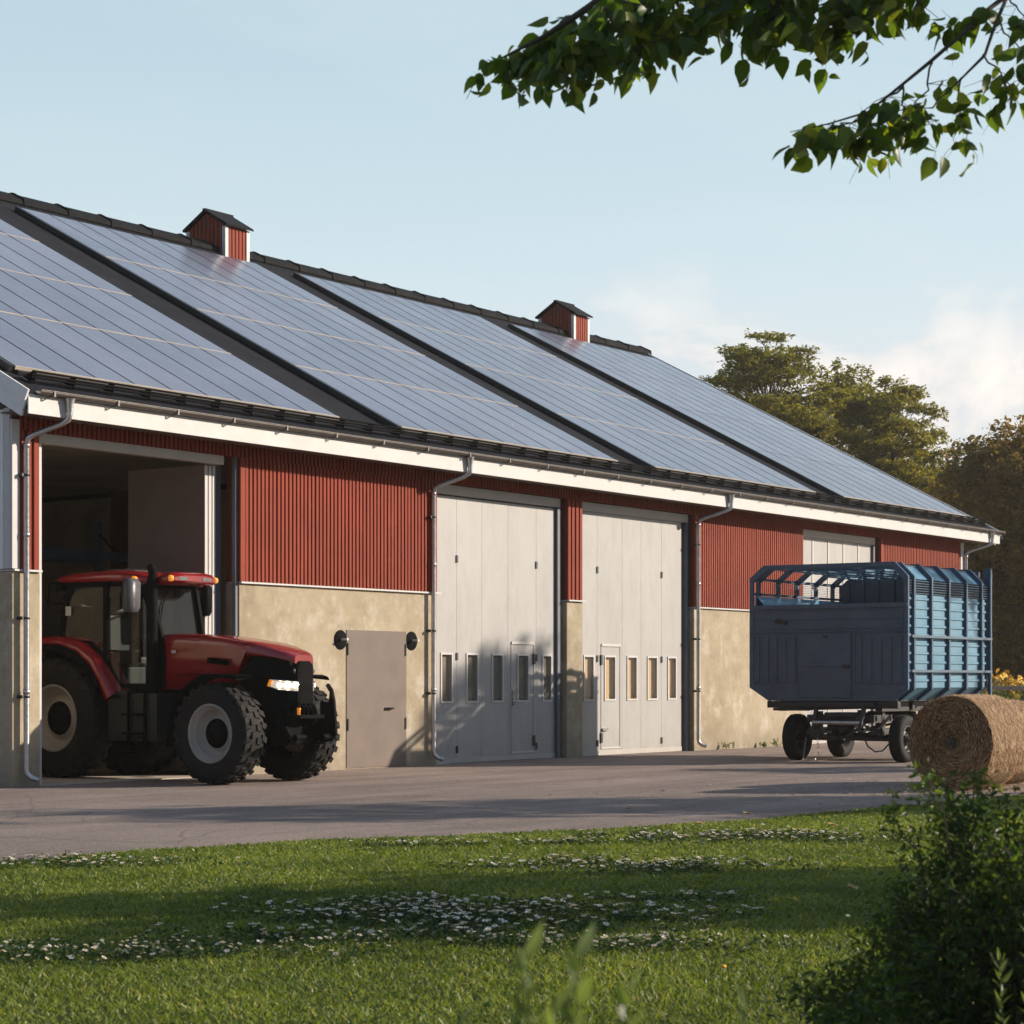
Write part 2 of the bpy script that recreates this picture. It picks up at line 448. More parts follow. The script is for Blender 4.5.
M = dict(
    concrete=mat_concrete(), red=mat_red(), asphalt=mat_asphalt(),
    trimred=simple('red_trim', (.15, .032, .018), .7, var=.2, scale=4),
    white=simple('white_paint', (.54, .525, .505), .55, var=.07, scale=2),
    greyboard=simple('pale_boards', (.80, .79, .78), .7, var=.1, scale=2),
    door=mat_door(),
    header=simple('door_header', (.44, .41, .37), .55, var=.1, scale=2),
    galv=simple('galvanised', (.55, .55, .56), .38, metal=.9, var=.2, scale=8),
    steeldoor=simple('steel_door', (.205, .165, .138), .7, var=.16, scale=2.2, spec=.2),
    jamb=simple('door_guide', (.11, .125, .15), .55, metal=0, var=.2, scale=4),
    roof=simple('roof_sheet', (.022, .023, .028), .85, var=.3, scale=1.5, bumps=.25, fine=30, spec=.08),
    black=simple('black_metal', (.018, .018, .02), .5, var=.3, scale=6),
    bronze=simple('gutter_bronze', (.10, .085, .075), .45, metal=.3, var=.25, scale=5),
    alu=simple('aluminium', (.56, .49, .41), .5, metal=.2, var=.15, scale=4),
    inner=simple('inner_wall', (.56, .48, .40), .8, var=.25, scale=.7),
    dark=simple('dark_soffit', (.13, .095, .08), .8, var=.25, scale=2),
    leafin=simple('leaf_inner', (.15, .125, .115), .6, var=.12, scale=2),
    blueb=simple('rack_blue', (.09, .18, .38), .5, var=.2, scale=3),
    blind=simple('inner_board', (.80, .52, .26), .7, var=.12, scale=3),
    blindg=simple('inner_board_grey', (.30, .255, .20), .8, var=.2, scale=30),
    solar=mat_solar(), blackm=simple('matt_black', (.009, .009, .010), .85, var=.3, scale=6, spec=.05), ridge=simple('ridge_sheet', (.012, .0125, .014), .8, var=.3, scale=3, spec=.1),
    tred=worn('tractor_red', (.27, .009, .013), .24, .06, False, .7),
    tblack=simple('tractor_black', (.008, .008, .009), .66, var=.3, scale=7, spec=.03),
    tgrey=simple('tractor_grey', (.022, .022, .023), .5, var=.3, scale=6),
    rubber=mat_rubber(),
    rim=worn('rim_paint', (.34, .32, .29), .45, .45, False),
    tglass=mat_glass('cab_glass', (.62, .66, .64), .015, .02),
    wglass=mat_glass('window_glass', (.85, .86, .84), .03, .05),
    lamp=mat_emit('lit_headlamp', (1, .82, .55), 12), lens=mat_emit('lit_lens', (.85, .74, .58), .35),
    amber=mat_emit('amber_lens', (.9, .30, .03), .35),
    chrome=simple('bright_metal', (.7, .7, .7), .18, metal=1, var=.1, scale=5),
    mirror=simple('mirror_back', (.075, .075, .082), .4, var=.2, scale=5),
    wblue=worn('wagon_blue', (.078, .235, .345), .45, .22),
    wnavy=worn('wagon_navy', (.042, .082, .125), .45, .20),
    wpost=simple('wagon_post', (.045, .095, .155), .4, var=.2, scale=4),
    wpale=simple('wagon_pale', (.07, .125, .18), .45, var=.12, scale=4),
    lawn=mat_soil('lawn_soil', (.035, .05, .014), (.07, .09, .026)),
    field=mat_soil('field_soil', (.05, .07, .02), (.12, .12, .05)),
    bark=simple('bark', (.085, .062, .045), .9, var=.4, scale=6, bumps=.6, fine=18),
    straw=mat_straw('straw', [(0, (.22, .12, .055)), (.35, (.40, .24, .12)), (.7, (.55, .365, .20)), (1, (.70, .51, .32))]),
    strawend=mat_straw('straw_end', [(0, (.12, .055, .022)), (.4, (.30, .15, .06)), (.75, (.46, .25, .11)), (1, (.66, .44, .24))]),
    strawbase=simple('straw_base', (.28, .18, .085), .95, var=.5, scale=14, bumps=.8, fine=30),
    petal=simple('petal', (.80, .79, .78), .6, var=.05, scale=3),
    yolk=simple('flower_yolk', (.70, .42, .03), .6, var=.2, scale=9),
    gold=simple('gold_petal', (.86, .47, .02), .6, var=.2, scale=5),
    stem=simple('plant_stem', (.07, .11, .03), .7, var=.3, scale=6),
    deadleaf=simple('dead_leaf', (.42, .24, .06), .7, var=.3, scale=20),
    rail=simple('rail_wood', (.26, .24, .21), .8, var=.3, scale=6),
    grass=mat_leaf('grass_blade', [(0, (.11, .165, .032)), (.5, (.175, .235, .05)), (.85, (.235, .285, .075)), (.95, (.29, .30, .10)), (1, (.44, .38, .20))], .4, .45, (1.45, 1.4, .5), .8),
    cover=mat_leaf('cover_leaf', [(0, (.022, .05, .012)), (1, (.05, .09, .022))], .2, .5, None, 0),
    cover2=mat_leaf('clover_leaf', [(0, (.05, .10, .022)), (.8, (.10, .16, .035)), (1, (.26, .22, .10))], .3, .5, None, 0),
    leafA=mat_leaf('lime_leaf', [(0, (.045, .084, .02)), (.55, (.072, .125, .028)), (.85, (.12, .165, .032)), (1, (.22, .23, .04))], .5, .4, (2.6, 2.4, .5), 0),
    leafB=mat_leaf('far_leaf', [(0, (.13, .15, .042)), (.5, (.20, .215, .06)), (1, (.30, .28, .09))], .5, .5, (1.5, 1.3, .5), .18),
    leafC=mat_leaf('dense_leaf', [(0, (.15, .118, .034)), (.6, (.23, .17, .05)), (1, (.34, .24, .08))], .5, .5, (1.4, 1.2, .5), .25),
    leafD=mat_leaf('shrub_leaf', [(0, (.032, .062, .018)), (.6, (.058, .105, .028)), (.93, (.11, .16, .04)), (1, (.20, .22, .07))], .42, .4, (1.8, 1.7, .5), 1.6),
    leafE=mat_leaf('sprig_leaf', [(0, (.09, .13, .045)), (1, (.20, .25, .10))], .4, .45, (1.6, 1.6, .6), 0),
)

# ------------------------------------------------------------------ ground
YZ, GZ = .004, 0.


def sheet(name, poly, z, mat, kind='structure'):
    b = MB(); b.add([(p[0], p[1], z) for p in poly], [tuple(range(len(poly)))])
    o = b.build(name, mat); o['kind'] = kind
    return o


sheet('ground', [(-70, -90), (420, -90), (420, 330), (-70, 330)], -.01, M['field'])
# lawn edge runs round the yard
EDGE = [(-30, -13), (-20, -10.6), (-14, -9.6), (-11, -9.35), (-8.85, -9.36), (-7.6, -9.45), (-6.1, -9.72), (-4.8, -10.3), (-3.76, -10.85), (-1.62, -11.65), (.25, -11.9), (2.2, -11.95), (5.6, -12.35), (9, -12.9), (14, -14.2), (22, -17), (30, -21)]
sheet('yard', EDGE + [(48, -20), (48, 40), (-30, 40)], YZ - .01 + .006, M['asphalt'])
sheet('lawn', [(-34, -40), (34, -40)] + EDGE[::-1] + [(-34, -13)], .012, M['lawn'])


def lawn_edge_y(x):
    xs = [p[0] for p in EDGE]; ys = [p[1] for p in EDGE]
    return np.interp(x, xs, ys)


def grass_blades():
    """mown lawn, denser near the standing point"""
    out = []
    N = 1250000
    Z = rng.uniform(8.0, 28, N); X = rng.uniform(-11.5, 14.2, N)
    keep = (np.abs(X) < Z * .27 + 1.4) | ((np.abs(X) < Z * .27 + 6.5) & (rng.random(N) < .5))
    Z, X = Z[keep], X[keep]
    x = CX + X * ST + Z * CT; y = CY - X * CT + Z * ST
    wob = .10 * np.sin(x * 3.1) + .06 * np.sin(x * 7.7 + 1)
    keep = y < lawn_edge_y(x) + wob * .6 + rng.normal(0, .04, len(x))
    dens = np.clip((15.5 / Z) ** 1.2, .35, 1.)
    keep &= rng.random(len(x)) < dens
    x, y, Z = x[keep], y[keep], Z[keep]
    n = len(x)
    a = rng.uniform(0, 2 * np.pi, n)
    pat = .5 + .5 * np.sin(x * 1.3 + np.sin(y * 1.7) * 1.5) * np.sin(y * 1.1 + np.cos(x * .8) * 2)
    h = rng.uniform(.014, .036, n) * (.8 + .45 * pat) * np.where(rng.random(n) < .03, 1.6, 1)
    w = np.clip(.0035 * Z / 9, .0035, .009) * rng.uniform(.8, 1.4, n)
    lean = rng.uniform(.4, 1.7, n) * h
    dx, dy = np.cos(a), np.sin(a)
    b = rng.uniform(0, 2 * np.pi, n)
    lx, ly = np.cos(b) * lean, np.sin(b) * lean
    z0 = np.full(n, .008)
    V = np.empty((n, 5, 3), np.float32)
    V[:, 0] = np.stack([x - dx * w, y - dy * w, z0], 1)
    V[:, 1] = np.stack([x + dx * w, y + dy * w, z0], 1)
    V[:, 2] = np.stack([x + dx * w * .8 + lx * .35, y + dy * w * .8 + ly * .35, z0 + h * .6], 1)
    V[:, 3] = np.stack([x - dx * w * .8 + lx * .35, y - dy * w * .8 + ly * .35, z0 + h * .6], 1)
    V[:, 4] = np.stack([x + lx, y + ly, z0 + h], 1)
    i = np.arange(n, dtype=np.int32)[:, None] * 5
    F = np.concatenate([i + np.array([[0, 1, 2]]), i + np.array([[0, 2, 3]]), i + np.array([[3, 2, 4]])], 0)
    o = np_obj('grass', V.reshape(-1, 3), F, M['grass'])
    tag(o, 'short mown green grass of the lawn', 'grass', kind='stuff')


grass_blades()

# ------------------------------------------------------------------ daisies and low leaves in the lawn
# drifts: centre X, Z, half-length across, half-depth, flowers
DRIFTS = [(-3.4, 16.8, 1.0, .5, 90), (-2.25, 11.35, 1.3, .42, 170), (-.75, 13.3, .85, .85, 210), (.1, 13.1, 1.15, .75, 200), (-.7, 12.0, 1.1, .3, 90),
          (.55, 11.7, .75, .3, 90), (.95, 16.6, 1.15, .55, 190), (2.3, 19.6, 1.4, .7, 230), (-.9, 18.7, .8, .12, 28), (.5, 18.9, 1.0, .2, 40), (1.0, 14.1, .55, .15, 30)]


def daisy_mesh():
    b = MB(); n = 9
    vs, fs = [], []
    for k in range(n):
        a = 2 * math.pi * k / n; da = .26
        c = len(vs)
        vs += [(.004 * math.cos(a - .5), .004 * math.sin(a - .5), .074), (.0165 * math.cos(a - da), .0165 * math.sin(a - da), .079), (.0195 * math.cos(a), .0195 * math.sin(a), .078), (.0165 * math.cos(a + da), .0165 * math.sin(a + da), .079), (.004 * math.cos(a + .5), .004 * math.sin(a + .5), .074)]
        fs.append((c, c + 1, c + 2, c + 3, c + 4))
    b.add(vs, fs, 0)
    b.lathe((0, 0, 0), [(.073, .0065), (.079, .006), (.082, .003), (.0825, .0003)], 'z', 8, 1)
    b.tube([(0, 0, 0), (.002, 0, .04), (0, 0, .074)], .0012, 4, 2)
    return b


def drifts():
    pts = []
    for (X, Z, a, d, n) in DRIFTS:
        k = 0
        while k < n:
            u, v = rng.normal(0, .58), rng.normal(0, .52)
            if abs(u) > 1.3 or abs(v) > 1.3: continue
            w = CW(X + u * a, Z + v * d + .25 * d * math.sin(u * 5 + Z))
            if w.y < lawn_edge_y(w.x) - .1:
                pts.append(w); k += 1
    # leaves
    n = 20
    P = np.array([(p.x, p.y, 0) for p in pts for _ in range(n)], np.float32)
    P[:, :2] += rng.normal(0, .055, (len(P), 2))
    leaf_quads('ground_cover', P + np.array([0, 0, .03]), .030, M['cover'], aspect=.5, spread=(0, 0, .02), flat=.5, kind='stuff', label='dark green leafy rosettes under the daisies', cat='ground cover')
    Q = []
    while len(Q) < 5200:
        Z = random.uniform(8.5, 24); X = random.uniform(-7, 7)
        if abs(X) > Z * .27 + 1: continue
        w = CW(X, Z)
        if w.y > lawn_edge_y(w.x) - .05 or math.sin(w.x * 2.3 + math.sin(w.y * 3)) + math.sin(w.y * 2.9 + w.x) < .35: continue
        for _ in range(3): Q.append((w.x + random.gauss(0, .03), w.y + random.gauss(0, .03), .022))
    leaf_quads('lawn_weeds', np.array(Q), .032, M['cover2'], aspect=.6, spread=(0, 0, .006), flat=.6, kind='stuff', label='low clover and weeds mixed into the mown grass', cat='weeds')
    pts.sort(key=lambda p: (p - Vector((CX, CY, 0))).length)
    proto = daisy_mesh().build('daisy', [M['petal'], M['yolk'], M['stem']])
    mesh = proto.data
    near, rest = pts[:300], pts[300:]
    for i, p in enumerate(near):
        o = proto if i == 0 else proto.copy()
        if i: COL.objects.link(o)
        o.location = (p.x, p.y, .004)
        o.rotation_euler = (R(random.gauss(12, 10)), R(random.gauss(8, 10)), random.uniform(0, 6.28))
        s = random.uniform(.55, .95); o.scale = (s, s, random.uniform(.65, 1.1))
        tag(o, 'small white daisy with yellow centre blooming in the lawn', 'daisy', 'daisies blooming in the near lawn')
    b = MB()
    dm = daisy_mesh()
    for p in rest:
        mt = Matrix.Translation((p.x, p.y, .004)) @ Matrix.Rotation(random.uniform(0, 6.28), 4, 'Z') @ Matrix.Rotation(R(random.gauss(12, 10)), 4, 'X') @ Matrix.Diagonal((1.05, 1.05, random.uniform(.7, 1.1), 1))
        base = len(b.v)
        b.v += [tuple(mt @ Vector(v)) for v in dm.v]
        b.f += [tuple(i + base for i in f) for f in dm.f]; b.m += dm.m; b.s += dm.s
    o = b.build('daisies', [M['petal'], M['yolk'], M['stem']])
    tag(o, 'far drifts of white daisies towards the yard edge', 'daisies', kind='stuff')
    # fallen yellow leaves on lawn and asphalt
    spots = [(739, 985, .026), (617, 871, .05)]
    lab = ['single yellow dandelion-like bloom near the front edge of the lawn', None]
    fl = [((2.62, 23.3), 'yellow fallen leaf on the shaded asphalt by the lawn edge'), ((1.35, 24.2), 'small yellow fallen leaf out on the asphalt'), ((3.2, 20.9), 'pale curled fallen leaf on grass left of the bush'), ((1.9, 21.1), 'fallen leaf on grass just inside the lawn edge'), ((2.37, 14.6), 'orange fallen leaf on grass beside the dark bush')]
    for (X, Z), l in fl:
        b = MB(); w = CW(X, Z)
        s = .07; z = .05 if w.y < lawn_edge_y(w.x) else .012
        rot = random.uniform(0, 3)
        V = [(-s, 0, .0), (-.3 * s, -.5 * s, .012), (.5 * s, -.4 * s, .02), (s, 0, .035), (.5 * s, .4 * s, .012), (-.3 * s, .5 * s, .02), (0, 0, .004)]
        b.add(V, [(0, 1, 6), (1, 2, 6), (2, 3, 6), (3, 4, 6), (4, 5, 6), (5, 0, 6)], 0, True, Matrix.Translation((w.x, w.y, z)) @ Matrix.Rotation(rot, 4, 'Z'))
        o = b.build('fallen_leaf', M['deadleaf'], origin=(w.x, w.y, z)); tag(o, l, 'leaf')
    w = CW(1.04, 10.35)
    b = MB(); b.tube([(w.x, w.y, 0), (w.x, w.y, .08)], .002, 5, 2)
    b.lathe((w.x, w.y, .08), [(0, .004), (.006, .018), (.014, .015), (.018, .004)], 'z', 10, 1)
    o = b.build('dandelion', [M['petal'], M['gold'], M['stem']], origin=(w.x, w.y, 0)); tag(o, 'single yellow dandelion in the sunlit grass nearest the viewer', 'dandelion')


def leaf_quads(name, P, size, mat, parent=None, aspect=.55, spread=(0, 0, 0), flat=0., kind=None, label=None, cat=None, droop=0., fold=True):
    """one small folded leaf per point of P: 6-vertex pointed leaf"""
    n = len(P)
    P = np.asarray(P, np.float64) + rng.normal(0, 1, (n, 3)) * np.array(spread)
    D = rng.normal(0, 1, (n, 3)); D[:, 2] *= (1 - flat); D[:, 2] -= droop
    D /= np.linalg.norm(D, axis=1)[:, None] + 1e-9
    U = rng.normal(0, .6, (n, 3)); U[:, 2] += .4 + flat * 2
    S = np.cross(D, U); S /= np.linalg.norm(S, axis=1)[:, None] + 1e-9
    Nn = np.cross(S, D)
    s = size * rng.uniform(.65, 1.35, n)[:, None]
    w = s * aspect * .5
    V = np.empty((n, 6, 3))
    V[:, 0] = P
    V[:, 1] = P + D * s * .35 + S * w + Nn * w * .35
    V[:, 2] = P + D * s * .72 + S * w * .72 + Nn * w * .2
    V[:, 3] = P + D * s - Nn * s * .12
    V[:, 4] = P + D * s * .72 - S * w * .72 + Nn * w * .2
    V[:, 5] = P + D * s * .35 - S * w + Nn * w * .35
    i = np.arange(n, dtype=np.int32)[:, None] * 6
    F = np.concatenate([i + np.array([[0, 1, 2, 3]]), i + np.array([[0, 3, 4, 5]])], 0)
    o = np_obj(name, V.reshape(-1, 3), F, mat, parent)
    return tag(o, label, cat, kind=kind)


drifts()


# ------------------------------------------------------------------ trees
def curve_pts(p, q, n, sag, jit):
    p, q = Vector(p), Vector(q); out = []
    L = (q - p).length
    j = [Vector((random.gauss(0, 1), random.gauss(0, 1), random.gauss(0, .6))) * jit * L for _ in range(n + 1)]
    for i in range(n + 1):
        t = i / n
        c = p.lerp(q, t); c.z += sag * L * math.sin(math.pi * t)
        if 0 < i < n: c += j[i]
        out.append(c)
    return out


def tree(name, base, H, clumps, leaf, nleaf, mat, label, cat='tree', group=None, tr=.3, fork=.35, lean=(0, 0), aspect=.55, flat=.3, shell=.5):
    """clumps: (dx, dy, z, rx, rz). trunk with limbs that reach every clump, leaves through each clump's volume"""
    base = Vector(base)
    root = empty(name, base, label, cat, group)
    b = MB()
    top = base + Vector((lean[0], lean[1], H * .8))
    n = 9; trunk = []
    for i in range(n + 1):
        t = i / n
        trunk.append(base.lerp(top, t) + (Vector((random.gauss(0, .03), random.gauss(0, .03), 0)) * H * .25 if 0 < i else Vector((0, 0, -.1))))
    b.tube(trunk, [tr * (1.25 if i == 0 else (1 - .85 * i / n)) for i in range(n + 1)], 9)
    P = []
    tot = sum(c[3] ** 2 * c[4] for c in clumps)
    for (dx, dy, z, rx, rz) in clumps:
        c = base + Vector((dx, dy, z))
        f = min(.98, max(fork, (z - .35 * math.hypot(dx, dy)) / (H * .8)))
        k = f * n; i0 = int(k); s = trunk[i0].lerp(trunk[min(n, i0 + 1)], k - i0)
        r0 = tr * (1 - .85 * f) * .6
        path = curve_pts(s, c, 5, .10, .035)
        b.tube(path, [r0 * (1 - .8 * i / 5) for i in range(6)], 6)
        for _ in range(4):
            q = c + Vector((random.uniform(-1, 1) * rx, random.uniform(-1, 1) * rx, random.uniform(-.6, .8) * rz))
            b.tube(curve_pts(path[random.choice((3, 4))], q, 3, .05, .05), [r0 * .35, r0 * .28, r0 * .2, r0 * .08], 4)
        m = max(10, int(nleaf * rx * rx * rz / tot))
        g = rng.normal(0, 1, (m, 3)); g /= np.linalg.norm(g, axis=1)[:, None]
        rad = rng.uniform(0, 1, m) ** shell
        # uneven outline: sprigs
        lob = 1 + .28 * np.sin(g[:, 0] * 5 + dx) * np.sin(g[:, 1] * 6 + dy) + .15 * np.sin(g[:, 2] * 9 + z)
        pts = g * (rad * lob)[:, None] * np.array([rx, rx, rz]) + np.array(c)
        # gather in sprigs so gaps open
        ns = max(4, m // 16)
        ctr = pts[rng.integers(0, m, ns)]
        pts = pts * .45 + ctr[rng.integers(0, ns, m)] * .0 + .55 * ctr[np.argmin(((pts[:, None, :] - ctr[None, :min(ns, 60), :]) ** 2).sum(2), axis=1)] if m < 6000 else pts
        P.append(pts)
    b.build('trunk', M['bark'], root)
    leaf_quads('crown', np.concatenate(P), leaf, mat, root, aspect, (leaf * .25,) * 3, flat)
    return root


def crown_random(n, cx, cy, cz, RX, RY, RZ, rx, rz, hollow=.4):
    out = []
    while len(out) < n:
        v = Vector((random.uniform(-1, 1), random.uniform(-1, 1), random.uniform(-1, 1)))
        if not hollow < v.length < 1: continue
        k = random.uniform(.7, 1.3)
        out.append((cx + v.x * RX, cy + v.y * RY, cz + v.z * RZ, rx * k, rz * k * random.uniform(.8, 1.2)))
    return out


def camdir(X, Z):
    """a vector X right, Z away as seen from the standing point"""
    return (X * ST + Z * CT, -X * CT + Z * ST)


def layered(n, W, D, z0, z1, rx, rz, dome):
    out = []
    for _ in range(n):
        X = random.uniform(-1, 1); Z = random.uniform(-1, 1)
        if math.hypot(X, Z) > 1: continue
        t = random.random() ** .8
        zt = z0 + (z1 - z0) * math.sqrt(max(.03, 1 - (math.hypot(X, Z)) ** 2 * dome))
        z = z0 + (zt - z0) * t
        k = random.uniform(.6, 1.25)
        d = camdir(X * W, Z * D)
        out.append((d[0], d[1], z, rx * k, rz * k))
    return out


ZB = 92.
PX = ZB / 2100


def px_at(px, py, Z):
    return (px - 512) * Z / 2100, (680 - py) * Z / 2100 + CH


# spreading tree beyond the ridge
random.seed(21)
X, zt = px_at(768, 330, ZB)
tree('broad_tree', CW(X, ZB), zt, crown_random(105, 0, 0, zt - 3.2, 3.7, 3.4, 3.1, .88, .27, .3) + crown_random(34, 0, 0, zt - 6.5, 3.2, 3.0, 2.6, 1.1, .4, .2), .165, 62000, M['leafB'],
     'tall spreading tree with open flat-topped crown rising above the barn roof, left of its neighbours', tr=.38, fork=.45, flat=.55)
X, zt = px_at(893, 374, ZB + 3)
tree('broad_tree', CW(X, ZB + 3), zt, crown_random(105, 0, 0, zt - 4.2, 3.0, 2.8, 3.9, .9, .32, .3) + crown_random(40, 0, 0, zt - 7., 3.3, 3.2, 3., 1.1, .5, .2), .165, 66000, M['leafB'],
     'lower olive green tree sloping down to the eave, in the gap between two taller trees', tr=.34, fork=.35, flat=.45)
X, zt = px_at(832, 366, ZB + 8)
tree('broad_tree', CW(X, ZB + 8), zt, crown_random(60, 0, 0, zt - 4.5, 3.6, 3.6, 4.3, 1.3, .8, .2), .18, 46000, M['leafB'],
     'olive tree filling in behind the roof edge, half hidden by the trees on both sides', tr=.3, fork=.3, flat=.4)
# dark dense trees at the right edge
X, zt = px_at(1020, 428, 84)
tree('dense_tree', CW(X, 84), zt, crown_random(85, 0, 0, 6.0, 3.6, 3.6, 5.6, 1.5, 1.0, .45), .18, 70000, M['leafC'],
     'dense dark rounded tree with foliage down to the ground beyond the wagon', tr=.35, fork=.12, flat=.3)
X, zt = px_at(962, 462, 88)
tree('dense_tree', CW(X, 88), zt, crown_random(60, 0, 0, 5.2, 2.6, 2.6, 4.6, 1.3, 1.0, .45), .18, 42000, M['leafC'],
     'dark leafy tree squeezed between the barn eave and the big rounded tree', tr=.28, fork=.12, flat=.3)
X, zt = px_at(1075, 440, 82)
tree('dense_tree', CW(X, 82), zt, crown_random(70, 0, 0, 5.4, 3.4, 3.4, 5.2, 1.5, 1.0, .45), .18, 48000, M['leafC'],
     'dense tree cut by the right edge behind the yellow flowers', tr=.35, fork=.12, flat=.3)
# trees standing right of the view that shade the yard and lawn
def shade_tree(X, Z, H, r, zc, rz, label, name='orchard_tree', n=26, nl=5200, leaf=.17):
    tree(name, CW(X, Z), H, crown_random(n, 0, 0, zc, r, r, rz, r * .42, rz * .32, .35), leaf, nl, M['leafD'], label, tr=.13, fork=.25, flat=.25)


shade_tree(12.5, 26.6, 7.4, 1.8, 4.2, 2.6, 'round-headed tree on the yard edge beyond the bales, shading the asphalt')
shade_tree(17.5, 27.9, 7.8, 1.9, 4.4, 2.8, 'second round-headed tree farther along the yard edge past the bales')
_t = Vector((29.1, -17.2, 0)); _r = _t - Vector((CX, CY, 0))
shade_tree(_r.x * ST - _r.y * CT, _r.x * CT + _r.y * ST, 10.9, 1.25, 10.2, 1.05, 'tall tree with a small high crown along the yard, shading the first pale doors', n=22, nl=2300)
shade_tree(17., 37.2, 5.0, 1.3, 3.1, 1.8, 'small tree standing out past the wagon on the far yard side')
shade_tree(8.6, 15.2, 5.4, 2.1, 2.9, 1.9, 'low-branched tree on the lawn whose shade crosses the daisies')
shade_tree(12.8, 16.3, 6.0, 2.1, 3.3, 2.1, 'low-branched lawn tree standing behind the other one')


# ------------------------------------------------------------------ overhanging branch tree (top right)
def big_leaf_arr(P, D, size, wd=(.26, .36)):
    """drooping heart-pointed leaves; P, D (n,3)"""
    n = len(P); D = D / np.linalg.norm(D, axis=1)[:, None]
    U = rng.normal(0, 1, (n, 3)); S = np.cross(D, U); S /= np.linalg.norm(S, axis=1)[:, None]
    N = np.cross(S, D); s = size[:, None]; w = s * rng.uniform(*wd, n)[:, None]
    prof = [(0, 0, 0), (.12, .75, .1), (.35, 1., .16), (.6, .82, .12), (.82, .38, .0), (1.02, 0, -.14)]
    V = np.empty((n, 16, 3)); k = 0
    for t, ww, h in prof:
        c = P + D * s * t - N * s * (.16 * t * t)
        V[:, k] = c; k += 1
    for t, ww, h in prof[1:5]:
        c = P + D * s * t - N * s * (.16 * t * t)
        V[:, k] = c + S * w * ww + N * w * ww * .35; k += 1
    for t, ww, h in prof[1:5]:
        c = P + D * s * t - N * s * (.16 * t * t)
        V[:, k] = c - S * w * ww + N * w * ww * .35; k += 1
    # petiole
    V[:, 14] = P - D * s * .32 + np.array([0, 0, .01]); V[:, 15] = P + S * s * .012
    f = [[0, 6, 1, 1], [1, 6, 7, 2], [2, 7, 8, 3], [3, 8, 9, 4], [4, 9, 5, 5], [0, 1, 10, 10], [1, 2, 11, 10], [2, 3, 12, 11], [3, 4, 13, 12], [4, 5, 13, 13]]
    tri = []
    for q in f:
        tri.append([q[0], q[1], q[2]])
        if q[3] != q[2]: tri.append([q[0], q[2], q[3]])
    tri.append([14, 15, 0])
    i = np.arange(n, dtype=np.int32)[:, None] * 16
    return V.reshape(-1, 3), np.concatenate([i + np.array([t]) for t in tri], 0)


